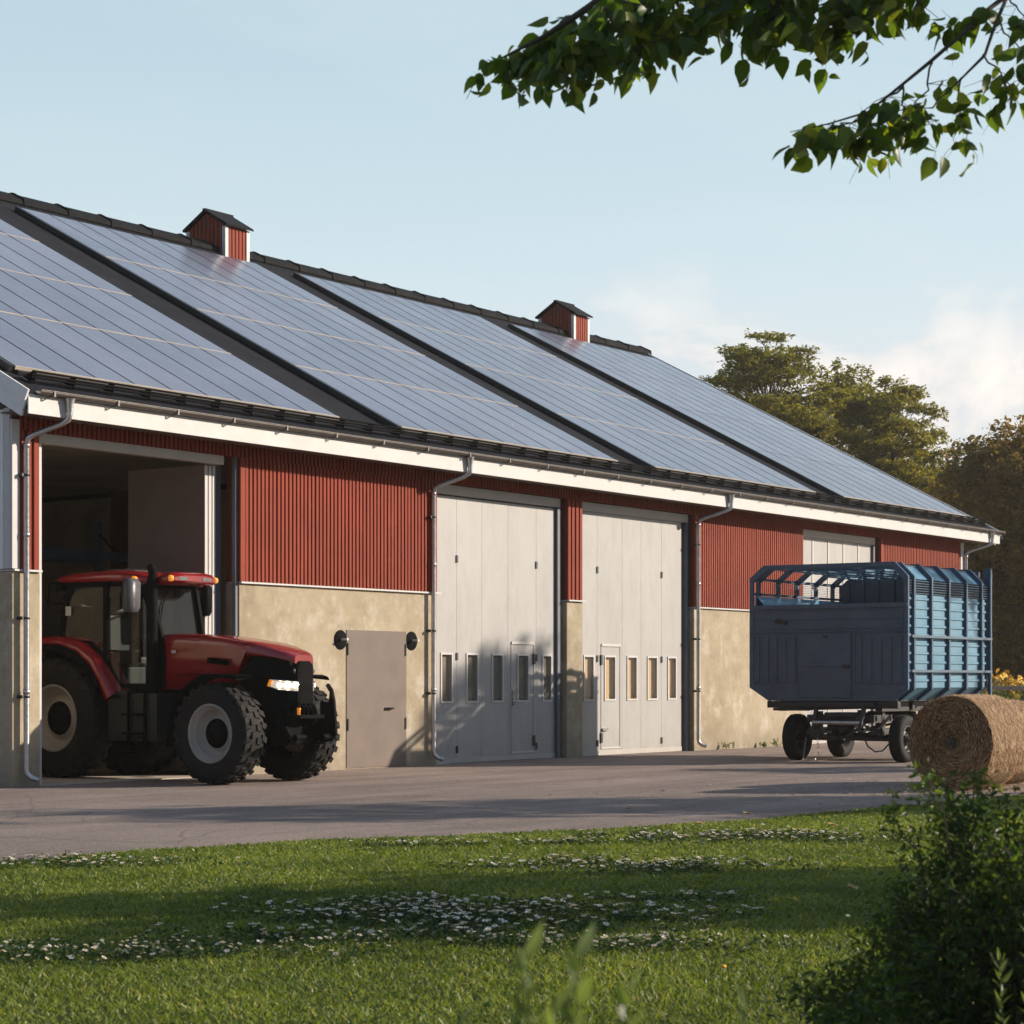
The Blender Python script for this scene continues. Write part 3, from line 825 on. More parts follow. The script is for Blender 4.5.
def overhang():
    base = CW(7.2, 9.4)
    root = empty('lime_tree', base, 'leafy tree outside the view whose drooping branches hang into the top of the scene', 'tree')
    b = MB()
    def at(px, py, Z): return CW((px - 512) * Z / 2100, Z, (680 - py) * Z / 2100 + CH)
    fork = base + Vector((-.1, .1, 4.6))
    b.tube([base + Vector((0, 0, -.1)), base + Vector((.05, 0, 1.6)), base + Vector((-.06, .05, 3.2)), fork, fork + Vector((.1, 0, 2.2)), fork + Vector((0, .1, 4.4))], [.24, .19, .17, .15, .1, .04], 12)
    P, D = [], []
    def leaves(path, n, spread, size_dir=(0, 0, -1), k=1.):
        for _ in range(n):
            t = random.random() ** .85 * (len(path) - 1.001); i = int(t)
            c = path[i].lerp(path[i + 1], t - i)
            q = c + Vector((max(-1.6, min(1.6, random.gauss(0, 1))), max(-1.6, min(1.6, random.gauss(0, 1))), max(-1.5, min(1.1, random.gauss(-.35, .7))))) * spread
            d = Vector((random.gauss(0, .55), random.gauss(0, .55), random.gauss(-.75, .4))) + Vector((-ST, CT, 0)) * random.uniform(0, .5)
            P.append(q); D.append(d)
    def twig(pp, r, n, spread, sub=6):
        pts = [at(*p) for p in pp]
        path = []
        for i in range(len(pts) - 1):
            for k in range(3): path.append(pts[i].lerp(pts[i + 1], k / 3) + Vector((random.gauss(0, 1), random.gauss(0, 1), random.gauss(0, 1))) * .012)
        path.append(pts[-1])
        m = len(path)
        b.tube(path, [r * (1 - .85 * i / (m - 1)) for i in range(m)], 6)
        leaves(path[m // 4:], n, spread)
        for _ in range(sub):
            i = random.randrange(m // 4, m - 1)
            cg = lambda a: max(-1.5, min(1.5, random.gauss(0, 1))) * a
            q = path[i] + Vector((cg(.13), cg(.13), -.06 + cg(.08)))
            sp = curve_pts(path[i], q, 3, .08, .05); b.tube(sp, [r * .35, r * .3, r * .25, r * .15], 4)
            leaves(sp, max(2, n // 8), spread * .7)
        return path
    Zb = 10.4
    # upper limb, mostly above the frame, running left
    limb = [fork, at(1150, -160, 10.9), at(1000, -150, 10.8), at(840, -105, 10.6), at(700, -55, 10.4), at(600, 0, 10.3), at(545, 36, 10.2), at(502, 58, 10.2)]
    b.tube(limb, [.075, .06, .05, .04, .03, .02, .012, .005], 8)
    for s in [((700, -55, 10.4), (640, 0, 10.3), (590, 35, 10.2), (545, 60, 10.1)), ((600, 0, 10.3), (560, 30, 10.4), (525, 52, 10.4), (498, 66, 10.4)),
              ((760, -75, 10.5), (730, -20, 10.4), (690, 15, 10.3), (655, 55, 10.2)), ((840, -105, 10.6), (800, -30, 10.6), (770, 10, 10.5), (745, 40, 10.4)),
              ((640, -25, 10.3), (600, 15, 10.0), (570, 50, 10.0), (545, 72, 10.0)), ((700, -55, 10.4), (670, -5, 10.7), (640, 40, 10.7), (620, 66, 10.7)),
              ((900, -120, 10.7), (870, -40, 10.8), (840, 5, 10.7), (815, 45, 10.6)), ((840, -105, 10.6), (850, -40, 10.3), (850, 10, 10.2), (845, 38, 10.2)),
              ((760, -75, 10.5), (740, -30, 10.8), (720, 5, 10.9), (705, 30, 10.9)), ((800, -90, 10.5), (790, -40, 10.2), (780, 0, 10.1), (765, 30, 10.1)), ((960, -140, 10.8), (930, -70, 10.6), (905, -20, 10.5), (880, 15, 10.5))]:
        twig(s, .010, 50, .065, 16)
    # lower limb, the bare twig crossing the sky at right
    limb2 = [fork + Vector((0, 0, -.3)), at(1180, -60, 10.9), at(1060, -45, 10.7), at(985, 12, 10.5), at(962, 34, 10.4), at(930, 62, 10.4), at(903, 84, 10.3), at(868, 112, 10.3), at(828, 124, 10.3), at(790, 132, 10.3)]
    b.tube(limb2, [.05, .03, .018, .012, .011, .010, .008, .006, .004, .002], 8)
    for s in [((903, 84, 10.3), (880, 105, 10.2), (850, 122, 10.2), (812, 128, 10.2)), ((868, 112, 10.3), (850, 125, 10.4), (830, 132, 10.4), (800, 134, 10.4)),
              ((930, 62, 10.4), (925, 90, 10.3), (910, 120, 10.3), (895, 140, 10.3)), ((868, 112, 10.3), (870, 125, 10.1), (866, 135, 10.1), (855, 140, 10.1)), ((903, 84, 10.3), (905, 110, 10.5), (890, 130, 10.5), (880, 138, 10.5))]:
        twig(s, .006, 14, .045, 8)
    limb3 = [at(1060, -45, 10.7), at(1008, -5, 10.5), at(995, 25, 10.3), at(985, 55, 10.2), at(958, 82, 10.2), at(938, 100, 10.2)]
    b.tube(limb3, [.016, .011, .009, .008, .005, .003], 7)
    for s in [((985, 55, 10.2), (1000, 72, 10.1), (1010, 90, 10.1), (1020, 105, 10.1)), ((958, 82, 10.2), (962, 105, 10.2), (968, 128, 10.2), (976, 146, 10.2)), ((938, 100, 10.2), (930, 112, 10.2), (925, 125, 10.2), (918, 140, 10.2)),
              ((995, 25, 10.3), (1015, 45, 10.2), (1030, 75, 10.2), (1040, 100, 10.2)), ((1008, -5, 10.5), (1020, 10, 10.4), (1030, 20, 10.4), (1040, 40, 10.4)), ((985, 12, 10.5), (970, 20, 10.6), (955, 28, 10.6), (940, 30, 10.6))]:
        twig(s, .005, 10, .04, 6)
    # leafy shoots along the bare stretch of both limbs
    for lb, k0, k1 in ((limb, 0, 4), (limb2, 0, 2)):
        for _ in range(34):
            t = random.uniform(k0 + .15, k1); i = int(t); q = lb[i].lerp(lb[i + 1], t - i)
            e = q + Vector((random.gauss(0, .3), random.gauss(0, .3), random.uniform(.12, .5)))
            sp = curve_pts(q, e, 3, .05, .05); b.tube(sp, [.008, .006, .004, .002], 4); leaves(sp, 15, .07)
    # rest of the crown, above and behind the frame
    for _ in range(26):
        e = fork + Vector((random.uniform(-2.4, 2.6), random.uniform(-2.6, 2.2), random.uniform(1.0, 4.6)))
        pth = curve_pts(fork + Vector((0, 0, random.uniform(0, 3.))), e, 5, .08, .04)
        b.tube(pth, [.05, .04, .03, .02, .012, .006], 5); leaves(pth[2:], 40, .26)
    b.build('trunk', M['bark'], root)
    P = np.array([tuple(p) for p in P]); D = np.array([tuple(d) for d in D])
    V, F = big_leaf_arr(P, D, rng.uniform(.06, .135, len(P)))
    np_obj('crown', V, F, M['leafA'], root, smooth=True)


overhang()


# ------------------------------------------------------------------ foreground shrub and sprigs
def shrub():
    base = CW(2.2, 8.3)
    root = empty('shrub', base, 'dense dark green bush filling the near right corner, taller leafy tips on top', 'bush')
    b = MB(); P = []
    def stem(p, q, r, nl, sp):
        pth = curve_pts(p, q, 6, .06, .03); b.tube(pth, [r * (1 - .12 * i) for i in range(7)], 5)
        for _ in range(nl):
            t = (random.random() ** .7) * 5.99; i = int(t)
            c = pth[i].lerp(pth[i + 1], t - i); P.append(c + Vector((random.gauss(0, sp), random.gauss(0, sp), random.gauss(0, sp))))
        return pth
    for k in range(250):
        X = random.uniform(-1.05, 1.1); Z = random.uniform(-.7, .7)
        e = 1 - (X / 1.1) ** 2 if X < 0 else 1 - .12 * X
        top = (1.03 + .05 * math.sin(X * 9)) * (1 - .92 * max(0, -X - .5) ** .8 / .62) * (1 - .25 * abs(Z)) * random.uniform(.62, 1.12)
        top = max(.18, top)
        d0 = camdir(X * .35, Z * .4); d1 = camdir(X, Z)
        stem(base + Vector((d0[0], d0[1], 0)), base + Vector((d1[0], d1[1], top)), .006, 130, .045)
    for (X, Z, t) in [(-.62, -.2, 1.17), (-.48, .0, 1.10), (-.35, .1, 1.14), (-.15, -.2, 1.0), (.1, .0, 1.02), (.35, .1, .99), (.6, -.1, 1.0), (.85, .1, 1.02), (-.66, .2, 1.05)]:
        d1 = camdir(X, Z); d0 = camdir(X * .6, Z * .4)
        pth = stem(base + Vector((d0[0], d0[1], .1)), base + Vector((d1[0], d1[1], t)), .006, 60, .03)
        for _ in range(26): P.append(pth[-1] + Vector((random.gauss(0, .025), random.gauss(0, .025), random.uniform(-.16, .0))))
    b.build('stem', M['bark'], root)
    leaf_quads('foliage', np.array([tuple(p) for p in P]), .040, M['leafD'], root, .38, (.008,) * 3, .1)


def sprig(name, base, stems, label, leaf=.075, mat='leafE', thick=.004, per=34, wd=(.10, .15)):
    root = empty(name, base, label, 'plant')
    b = MB(); V0, F0 = [], []
    P, D = [], []
    for (dx, dz, h, lx) in stems:
        d = camdir(dx, dz); d2 = camdir(dx + lx, dz)
        pth = curve_pts(base + Vector((d[0], d[1], 0)), base + Vector((d2[0], d2[1], h)), 6, .0, .01)
        b.tube(pth, [thick * (1 - .12 * i) for i in range(7)], 5)
        for k in range(per):
            t = .25 + .75 * k / per; tt = t * 5.999; i = int(tt); c = pth[i].lerp(pth[i + 1], tt - i)
            a = k * 2.4
            P.append(c); D.append((math.cos(a) * .75, math.sin(a) * .75, .55 + .5 * t))
    b.build('stem', M['stem'], root)
    P = np.array([tuple(p) for p in P]); D = np.array(D)
    V, F = big_leaf_arr(P, D, rng.uniform(.7, 1.2, len(P)) * leaf, wd)
    np_obj('foliage', V, F, M[mat], root)


shrub()
sprig('leafy_plant', CW(.02, 2.7), [(0, 0, 1.165, -.005), (.02, .03, 1.11, -.03), (-.02, .02, 1.07, -.07), (.015, -.03, 1.1, .02)], 'blurred leafy shoot rising at the bottom edge, left one of the close pair', .05, per=40, wd=(.16, .24))
sprig('leafy_plant', CW(.085, 2.75), [(0, 0, 1.16, .0), (.02, .03, 1.11, .05), (-.02, .02, 1.08, -.01)], 'blurred leafy shoot rising at the bottom edge, right one of the close pair', .05, per=40, wd=(.16, .24))
sprig('leafy_plant', CW(.30, 2.8), [(0, 0, 1.09, .01), (.01, .01, 1.05, .02)], 'single blurred slender shoot at the bottom edge, right of the close pair', .04, per=26)
sprig('leafy_plant', CW(1.78, 7.2), [(0, 0, .72, 0), (.08, .1, .62, .05), (-.06, 0, .55, -.05), (.14, 0, .66, .05)], 'pale leafy shoot in front of the dark bush at the right corner', .06, per=30)


# ------------------------------------------------------------------ yellow flower bed and rail
def flowers():
    proto = None
    def mk(o):
        b = MB(); stems = []
        root = empty('yellow_flower', o, 'tall yellow flower plant in the sunlit bed behind the rail', 'flower', 'yellow flowers behind the rail')
        P = []
        for k in range(8):
            hb = MB()
            q = o + Vector((random.gauss(0, .22), random.gauss(0, .22), random.uniform(.95, 1.70)))
            b.tube(curve_pts(o + Vector((random.gauss(0, .05), random.gauss(0, .05), 0)), q, 3, .03, .02), .008, 4)
            nrm = Vector((random.gauss(0, .5), random.gauss(-.6, .4), .8)).normalized()
            mt = Matrix.Translation(q) @ nrm.to_track_quat('Z', 'Y').to_matrix().to_4x4()
            vs, fs = [(0, 0, .01)], []
            for j in range(16):
                r = .09 if j % 2 == 0 else .06
                vs.append((r * math.cos(j * math.pi / 8), r * math.sin(j * math.pi / 8), 0))
            fs = [(0, j + 1, (j + 1) % 16 + 1) for j in range(16)]
            hb.add(vs, fs, 0, False, mt)
            hb.lathe((0, 0, .012), [(0, .025), (.012, .015), (.015, .001)], 'z', 8, 1, True, mt)
            hb.build('flower_head', [M['gold'], M['yolk']], root)
            for _ in range(10): P.append(tuple(o.lerp(q, random.uniform(.1, .85)) + Vector((random.gauss(0, .06), random.gauss(0, .06), 0))))
        b.build('stem', M['stem'], root)
        leaf_quads('foliage', np.array(P), .13, M['leafE'], root, .45, (.02,) * 3, .2)
        return root
    protos = [mk(CW(14.3 + .45 * i, 58.5)) for i in range(3)]
    i = 0
    for Zr in (58.5, 59.3, 60.1, 61.0):
        for k in range(13):
            X = Zr * .2245 + k * .36 + random.uniform(-.15, .15)
            w = CW(X, Zr + random.uniform(-.25, .25))
            if i < 3: o = protos[i]
            else: o = copy_tree(protos[i % 3])
            i += 1
            o.location = w; o.rotation_euler = (0, 0, random.uniform(0, 6.28)); s = random.uniform(.92, 1.12); o.scale = (s, s, s)
    root = empty('rail_fence', CW(15, 57.2), 'low grey rail fence in front of the yellow flowers', 'fence')
    for k in range(6):
        b = MB(); p = CW(12.6 + k * 1.9, 57.2); b.box(p.x - .05, p.x + .05, p.y - .05, p.y + .05, -.05, 1.45); b.build('post', M['rail'], root, bevel=.008)
    for z in (.75, 1.28):
        b = MB(); p, q = CW(12.4, 57.14, z), CW(22.4, 57.14, z); b.bar(p, q, .05, .12); b.build('rail', M['rail'], root, bevel=.008)


flowers()


# ------------------------------------------------------------------ barn
BX0, BX1, BY1, ZC, ZE = -.51, 32.1, 21.85, 3.02, 5.15
PITCH = R(27.5); CP, SP = math.cos(PITCH), math.sin(PITCH); TP = math.tan(PITCH)
EY, EZ = -.6, 5.44
RY, RZ = EY + 13.0 * CP, EZ + 13.0 * SP
RX0, RX1 = -.72, 33.43
barn = empty('barn', (BX0, 0, 0), 'long barn with red slatted walls above concrete and a dark roof covered in solar panels', 'barn')
OPEN = [(0., 4.1), (9.2, 13.32), (13.87, 18.13), (23.06, 27.12)]
SOLID = [(BX0, 0.), (4.1, 9.2), (13.32, 13.87), (18.13, 23.06), (27.12, BX1)]
DY = .14


def sl(x, s, off=0.):
    """point on the front roof slope: x along, s metres up from the eave edge, off above it"""
    return (x, EY + s * CP - off * SP, EZ + s * SP + off * CP)


def sbox(b, x0, x1, s0, s1, o0, o1, mi=0):
    v = [sl(x0, s0, o0), sl(x1, s0, o0), sl(x1, s1, o0), sl(x0, s1, o0), sl(x0, s0, o1), sl(x1, s0, o1), sl(x1, s1, o1), sl(x0, s1, o1)]
    b.add(v, [(0, 3, 2, 1), (4, 5, 6, 7), (0, 1, 5, 4), (1, 2, 6, 5), (2, 3, 7, 6), (3, 0, 4, 7)], mi)


def barn_shell():
    for bb in [(x0, x1, 0, .30) for x0, x1 in SOLID] + [(BX0, BX0 + .3, .30, BY1), (BX1 - .3, BX1, .30, BY1), (BX0 + .3, BX1 - .3, BY1 - .3, BY1)]:
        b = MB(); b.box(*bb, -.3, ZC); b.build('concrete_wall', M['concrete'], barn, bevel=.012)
    # backing of the red upper wall
    b = MB()
    for x0, x1 in SOLID: b.box(x0 + (.005 if x0 > 0 else 0), x1 - .005, .012, .28, ZC + .03, 5.02)
    b.box(BX0, BX1, .012, .28, 5.023, 5.3)
    b.build('upper_wall', M['trimred'], barn)
    # slats
    b = MB()
    for i, (x0, x1) in enumerate(SOLID):
        lo = x0 + (.13 if i == 0 else .12 if i in (1, 3) else .0); hi = x1 - (.0 if i == 0 else .0)
        if i == 0:
            lo = -.40
        n = int((hi - lo) / .0925)
        if i in (0, 2):
            n = max(3, int((hi - lo) / .11))
        pt = (hi - lo) / n
        for k in range(n):
            j = random.gauss(0, .0018)
            b.box(lo + k * pt + .004, lo + k * pt + pt * .62, -.030 + j, .012, ZC + .035, 5.0 if i not in (2,) else 5.0)
        if i in (1, 3, 4):
            b.box(x0 + .002, x0 + .11, -.034, .012, ZC + .035, 5.0)
    lo = BX0 + .1; n = int((BX1 - lo) / .16)
    for k in range(int((BX1 - .12 - lo) / .0925)):
        x = lo + k * .0925
        b.box(x + .004, x + .06, -.028, .012, 5.003, 5.2)
    b.build('red_cladding', M['red'], barn)
    # drip flashing, corner boards
    for i, (x0, x1) in enumerate(SOLID):
        b = MB()
        b.box(x0 - (0 if i == 0 else .0), x1 + (.06 if i in (1, 2) else 0), -.055, -.004, ZC + .002, ZC + .03)
        b.box(x0, x1, -.004, .25, ZC + .004, ZC + .026)
        b.build('drip_flashing', M['white'], barn)
    b = MB(); b.box(BX1 - .16, BX1 + .03, -.036, .012, ZC + .035, 5.14); b.build('corner_board', M['white'], barn, bevel=.004)
    b = MB()
    b.box(BX0 - .03, BX0 + .105, -.036, .012, ZC + .035, 5.14)
    b.box(BX0 - .035, BX0 - .002, .012, .14, ZC + .035, 5.3)
    b.build('corner_board', M['white'], barn, bevel=.004)
    # gable ends
    for x, sg in ((BX0, -1), (BX1, 1)):
        b = MB()
        yy = [.0, BY1]
        prof = [(.30, ZC + .03), (BY1 - .0, ZC + .03), (BY1, 5.2), (RY, RZ - .3), (.30, 5.3 + .28 * TP)]
        b.prism(prof, 'x', x + (.003 if sg < 0 else -.003), x - sg * .28)
        for k in range(int(BY1 / .16)):
            y0 = .16 + k * .16
            zt = 5.2 + (min(y0, 2 * RY - y0 - .13 - .0)) * TP * .985
            b.box(x, x + sg * .022, y0, y0 + .13, ZC + .035, zt)
        b.build('gable_boards', M['greyboard'], barn)
    b = MB(); b.box(BX0 + .3, BX1 - .3, BY1 - .28, BY1 - .004, ZC + .03, 5.3); b.build('rear_cladding', M['trimred'], barn)
    # inside: floor, bay walls, posts
    b = MB(); b.box(9.62, 9.75, .32, BY1 - .3, .01, 5.2)
    for z in (1.2, 2.4, 3.6, 4.5): b.box(9.60, 9.62, .32, BY1 - .3, z, z + .05)
    b.box(BX0 + .3, 9.6, 13.0, 13.15, .01, 8.6)
    b.build('inner_wall', M['inner'], barn)
    b = MB(); b.box(BX0 + .305, 9.6, .30, 13., 5.30, 5.34); b.build('bounce_ceiling', M['inner'], barn)  # added pale ceiling, out of view, bounces light into the open bay
    b = MB()
    for y in (2.4, 5.9, 8.1, 11.4): b.box(9.38, 9.598, y, y + .3, .01, 7.0)
    b.build('inner_post', M['trimred'], barn)
    b = MB(); b.box(BX0 + .31, 9.6, .02, 12.9, -.02, .012); b.build('inner_floor', M['inner'], barn)


def barn_roof():
    b = MB()
    t = .16
    pr = [(EY, EZ), (RY, RZ), (2 * RY - EY, EZ), (2 * RY - EY, EZ - t), (RY, RZ - t), (EY, EZ - t)]
    b.prism(pr[:2] + [pr[4], pr[5]], 'x', RX0, RX1)
    b.prism([pr[1], pr[2], pr[3], pr[4]], 'x', RX0, RX1)
    roof = b.build('roof', M['roof'], barn)
    # ridge
    b = MB(); n = 0
    x = RX0
    while x < RX1 - .05:
        x1 = min(x + 1.22, RX1)
        for (o, w) in ((0., 0),):
            prof = [(RY - .42, RZ - .42 * TP + .03), (RY - .40, RZ - .40 * TP + .12), (RY - .05, RZ + .09), (RY + .05, RZ + .09), (RY + .40, RZ - .40 * TP + .12), (RY + .42, RZ - .42 * TP + .03), (RY, RZ - .05)]
            b.prism(prof, 'x', x + .0, x1 - .03)
        pj = [(RY - .44, RZ - .44 * TP + .02), (RY - .42, RZ - .42 * TP + .16), (RY - .05, RZ + .12), (RY + .05, RZ + .12), (RY + .42, RZ - .42 * TP + .16), (RY + .44, RZ - .44 * TP + .02), (RY, RZ - .06)]
        b.prism(pj, 'x', x1 - .06, x1)
        x = x1
    b.build('ridge_cap', M['ridge'], roof)
    # snow guard
    b = MB()
    k = 0; x = RX0 + .35
    while x < RX1 - .2:
        v = [sl(x, .36, .02), sl(x, .62, .02), sl(x, .45, .19), sl(x, .41, .19)]
        v2 = [(p[0] + .018, p[1], p[2]) for p in v]
        b.add(v + v2, [(0, 1, 2, 3)[::-1], (4, 5, 6, 7), (0, 4, 7, 3)[::-1], (1, 2, 6, 5)[::-1], (0, 1, 5, 4), (3, 7, 6, 2)], 0)
        x += .74
    for s, o in ((.39, .045), (.40, .10), (.405, .14), (.41, .185)):
        b.tube([sl(RX0 + .3, s, o), sl(RX1 - .25, s, o)], .016, 6)
    b.build('snow_guard', M['blackm'], roof)
    # fascia, soffit, verge boards
    b = MB(); b.box(-.75, 33.2, -.605, -.58, 5.15, 5.42); b.build('fascia_board', M['white'], barn, bevel=.004)
    b = MB(); b.box(-.75, 33.2, -.573, -.04, 5.19, 5.21); b.build('soffit', M['dark'], barn)
    for xa, xb in ((RX0 - .045, RX0 - .006), (RX1 - .23, RX1 - .19)):
        b = MB()
        for sgn in (1, -1):
            def Q(s, o):
                p = sl(0, s, o); y = p[1] if sgn > 0 else 2 * RY - p[1]; return (y, p[2])
            b.prism([Q(-.02, -.34), Q(12.99, -.34), Q(12.99, -.10), Q(-.02, -.10)], 'x', xa, xb)
            b.prism([Q(-.03, -.112), Q(12.99, -.112), Q(12.99, .05), Q(-.03, .05)], 'x', xa - .03 if xa < 0 else xb, xa if xa < 0 else xb + .04)
        b.build('barge_board', M['greyboard'], barn)
    # gutter
    b = MB(); n = 10
    rings = []
    for x in (RX0 + .1, 33.3):
        o = [(x, -.665 + .06 * math.cos(math.pi + math.pi * k / n), 5.475 + .06 * math.sin(math.pi + math.pi * k / n)) for k in range(n + 1)]
        i = [(x, -.665 + .054 * math.cos(2 * math.pi - math.pi * k / n), 5.479 + .054 * math.sin(2 * math.pi - math.pi * k / n)) for k in range(n + 1)]
        rings.append(o + i)
    b.loft(rings, 0, True, True)
    b.tube([(RX0 + .1, -.726, 5.478), (33.3, -.726, 5.478)], .009, 8)
    x = -.4
    while x < 33.2:
        b.box(x, x + .03, -.73, -.60, 5.402, 5.41); b.box(x, x + .03, -.737, -.731, 5.405, 5.485); x += 1.2
    b.build('gutter', M['bronze'], barn)
    # downpipes
    for (xo, xp) in ((-.05, -.33), (9.30, 8.99), (18.55, 18.16), (32.55, 32.16)):
        b = MB()
        b.lathe((xo, -.665, 0), [(5.42, .075), (5.36, .058), (5.25, .048)], 'z', 14)
        yw = -.09
        b.tube([(xo, -.665, 5.35), (xo, -.665, 5.2), (xo - .01, -.65, 5.13), (xo + (xp - xo) * .2, -.56, 5.07), (xo + (xp - xo) * .85, -.2, 4.93), (xp, -.125, 4.88), (xp, yw, 4.78), (xp, yw, .24), (xp + .01, yw - .01, .18), (xp + .05, yw - .05, .13), (xp + .12, yw - .12, .10)], .041, 14)
        for z in (4.75, 3.5, 1.3): b.lathe((xp, yw, 0), [(z, .041), (z, .047), (z + .07, .047), (z + .07, .041)], 'z', 14)
        dp = b.build('downpipe', M['galv'], barn)
        for z in (4.35, 2.35, 1.25):
            c = MB()
            c.box(xp - .085, xp - .04, yw - .012, yw + .012, z, z + .03); c.box(xp - .095, xp - .07, yw - .02, .0, z - .008, z + .038)
            c.lathe((xp, yw, 0), [(z, .042), (z, .05), (z + .03, .05), (z + .03, .042)], 'z', 12)
            c.build('pipe_clip', M['black'], dp)
    # ventilation turrets on the ridge
    for (xa, w, lift) in ((14.78, .74, 0.), (29.0, .74, 0.)):
        tur = None
        yf, yb = RY - .58, RY + .58
        zt = RZ + .40
        b = MB()
        b.prism([(yf, RZ - .58 * TP - .05), (yf, zt), (RY, zt + .34), (yb, zt), (yb, RZ - .58 * TP - .05)], 'x', xa, xa + w)
        for k in range(8):
            y = yf + .10 + k * .125
            zz = zt + .34 * (1 - abs(y + .045 - RY) / .58) - .03
            b.box(xa - .02, xa, y, y + .09, RZ - .5, zz); b.box(xa + w, xa + w + .02, y, y + .09, RZ - .5, zz)
        for k in range(5):
            x = xa + .10 + k * .115
            b.box(x, x + .08, yf - .02, yf, RZ - .58 * TP - .03, zt - .03); b.box(x, x + .08, yb, yb + .02, RZ - .58 * TP - .03, zt - .03)
        tur = b.build('roof_vent', M['red'], barn)
        for x in (xa - .035, xa + w - .065):
            for y in (yf - .035, yb - .065):
                b = MB(); b.box(x, x + .10, y, y + .10, RZ - .58 * TP - .04, zt - .02); b.build('corner_board', M['white'], tur)
        b = MB()
        for sgn in (1, -1):
            def Q(d, o): return (RY - sgn * d, zt + .34 - d * .586 + o)
            b.prism([Q(.69, .045), Q(-.0, .045), Q(-.0, .09), Q(.69, .09)], 'x', xa - .08, xa + w + .09)
        b.box(xa - .09, xa + w + .10, RY - .05, RY + .05, zt + .40, zt + .44)
        b.build('vent_roof', M['roof'], tur)
        b = MB(); b.box(xa - .03, xa - .022, RY - .03, RY + .03, zt + .02, zt + .22); b.build('vent_slot', M['black'], tur)


def solar():
    # nine columns by four rows on each of the four arrays
    cw, rh = .775, 2.752
    spans = [(-.40, 6.6), (8.27, 15.23), (16.66, 23.8), (25.25, 32.55)]
    S0 = .82
    proto = None; cnt = 0
    for ai, (x0, x1) in enumerate(spans):
        b = MB(); c = (x1 - x0) / 9
        for k in range(1, 9): sbox(b, x0 + k * c - .0135, x0 + k * c + .0135, S0, S0 + 4 * rh - .03, .06, .1045, 2)
        for r in range(5):
            s = S0 + r * rh
            sbox(b, x0 + .02, x1 - .02, s - .10, s - .04, .012, .062)
            if 0 < r < 4 and ai < 3: sbox(b, x0 + .01, x1 - .01, s - .022, s + .004, .085, (.109, .109, .107)[ai], 1)
            sbox(b, x0 + .02, x1 - .02, s + .5, s + .55, .012, .062) if r < 4 else None
        sbox(b, x0 - .0, x1, S0 - .035, S0 - .006, .055, .108, 1)
        # dark flashing along the near edge
        sbox(b, x0 - .10, x0 - .008, S0 - .02, S0 + 4 * rh, .012, .104, 0)
        arr = b.build('solar_array', [M['black'], M['alu'], M['blackm']], barn)
        rest = MB() if ai == 3 else None
        for r in range(4):
            for k in range(9):
                xa, xb = x0 + k * c + .014, x0 + (k + 1) * c - .014
                s0, s1 = S0 + r * rh + .004, S0 + (r + 1) * rh - .026
                tl = [random.gauss(0, .0012) for _ in range(2)]
                b = rest or MB()
                sbox(b, xa, xb, s0, s1, .066, .102)
                if not rest:
                    b.build('solar_panel', M['solar'], arr)
        if rest:
            o = rest.build('solar_panels', M['solar'], arr); o['kind'] = 'stuff'


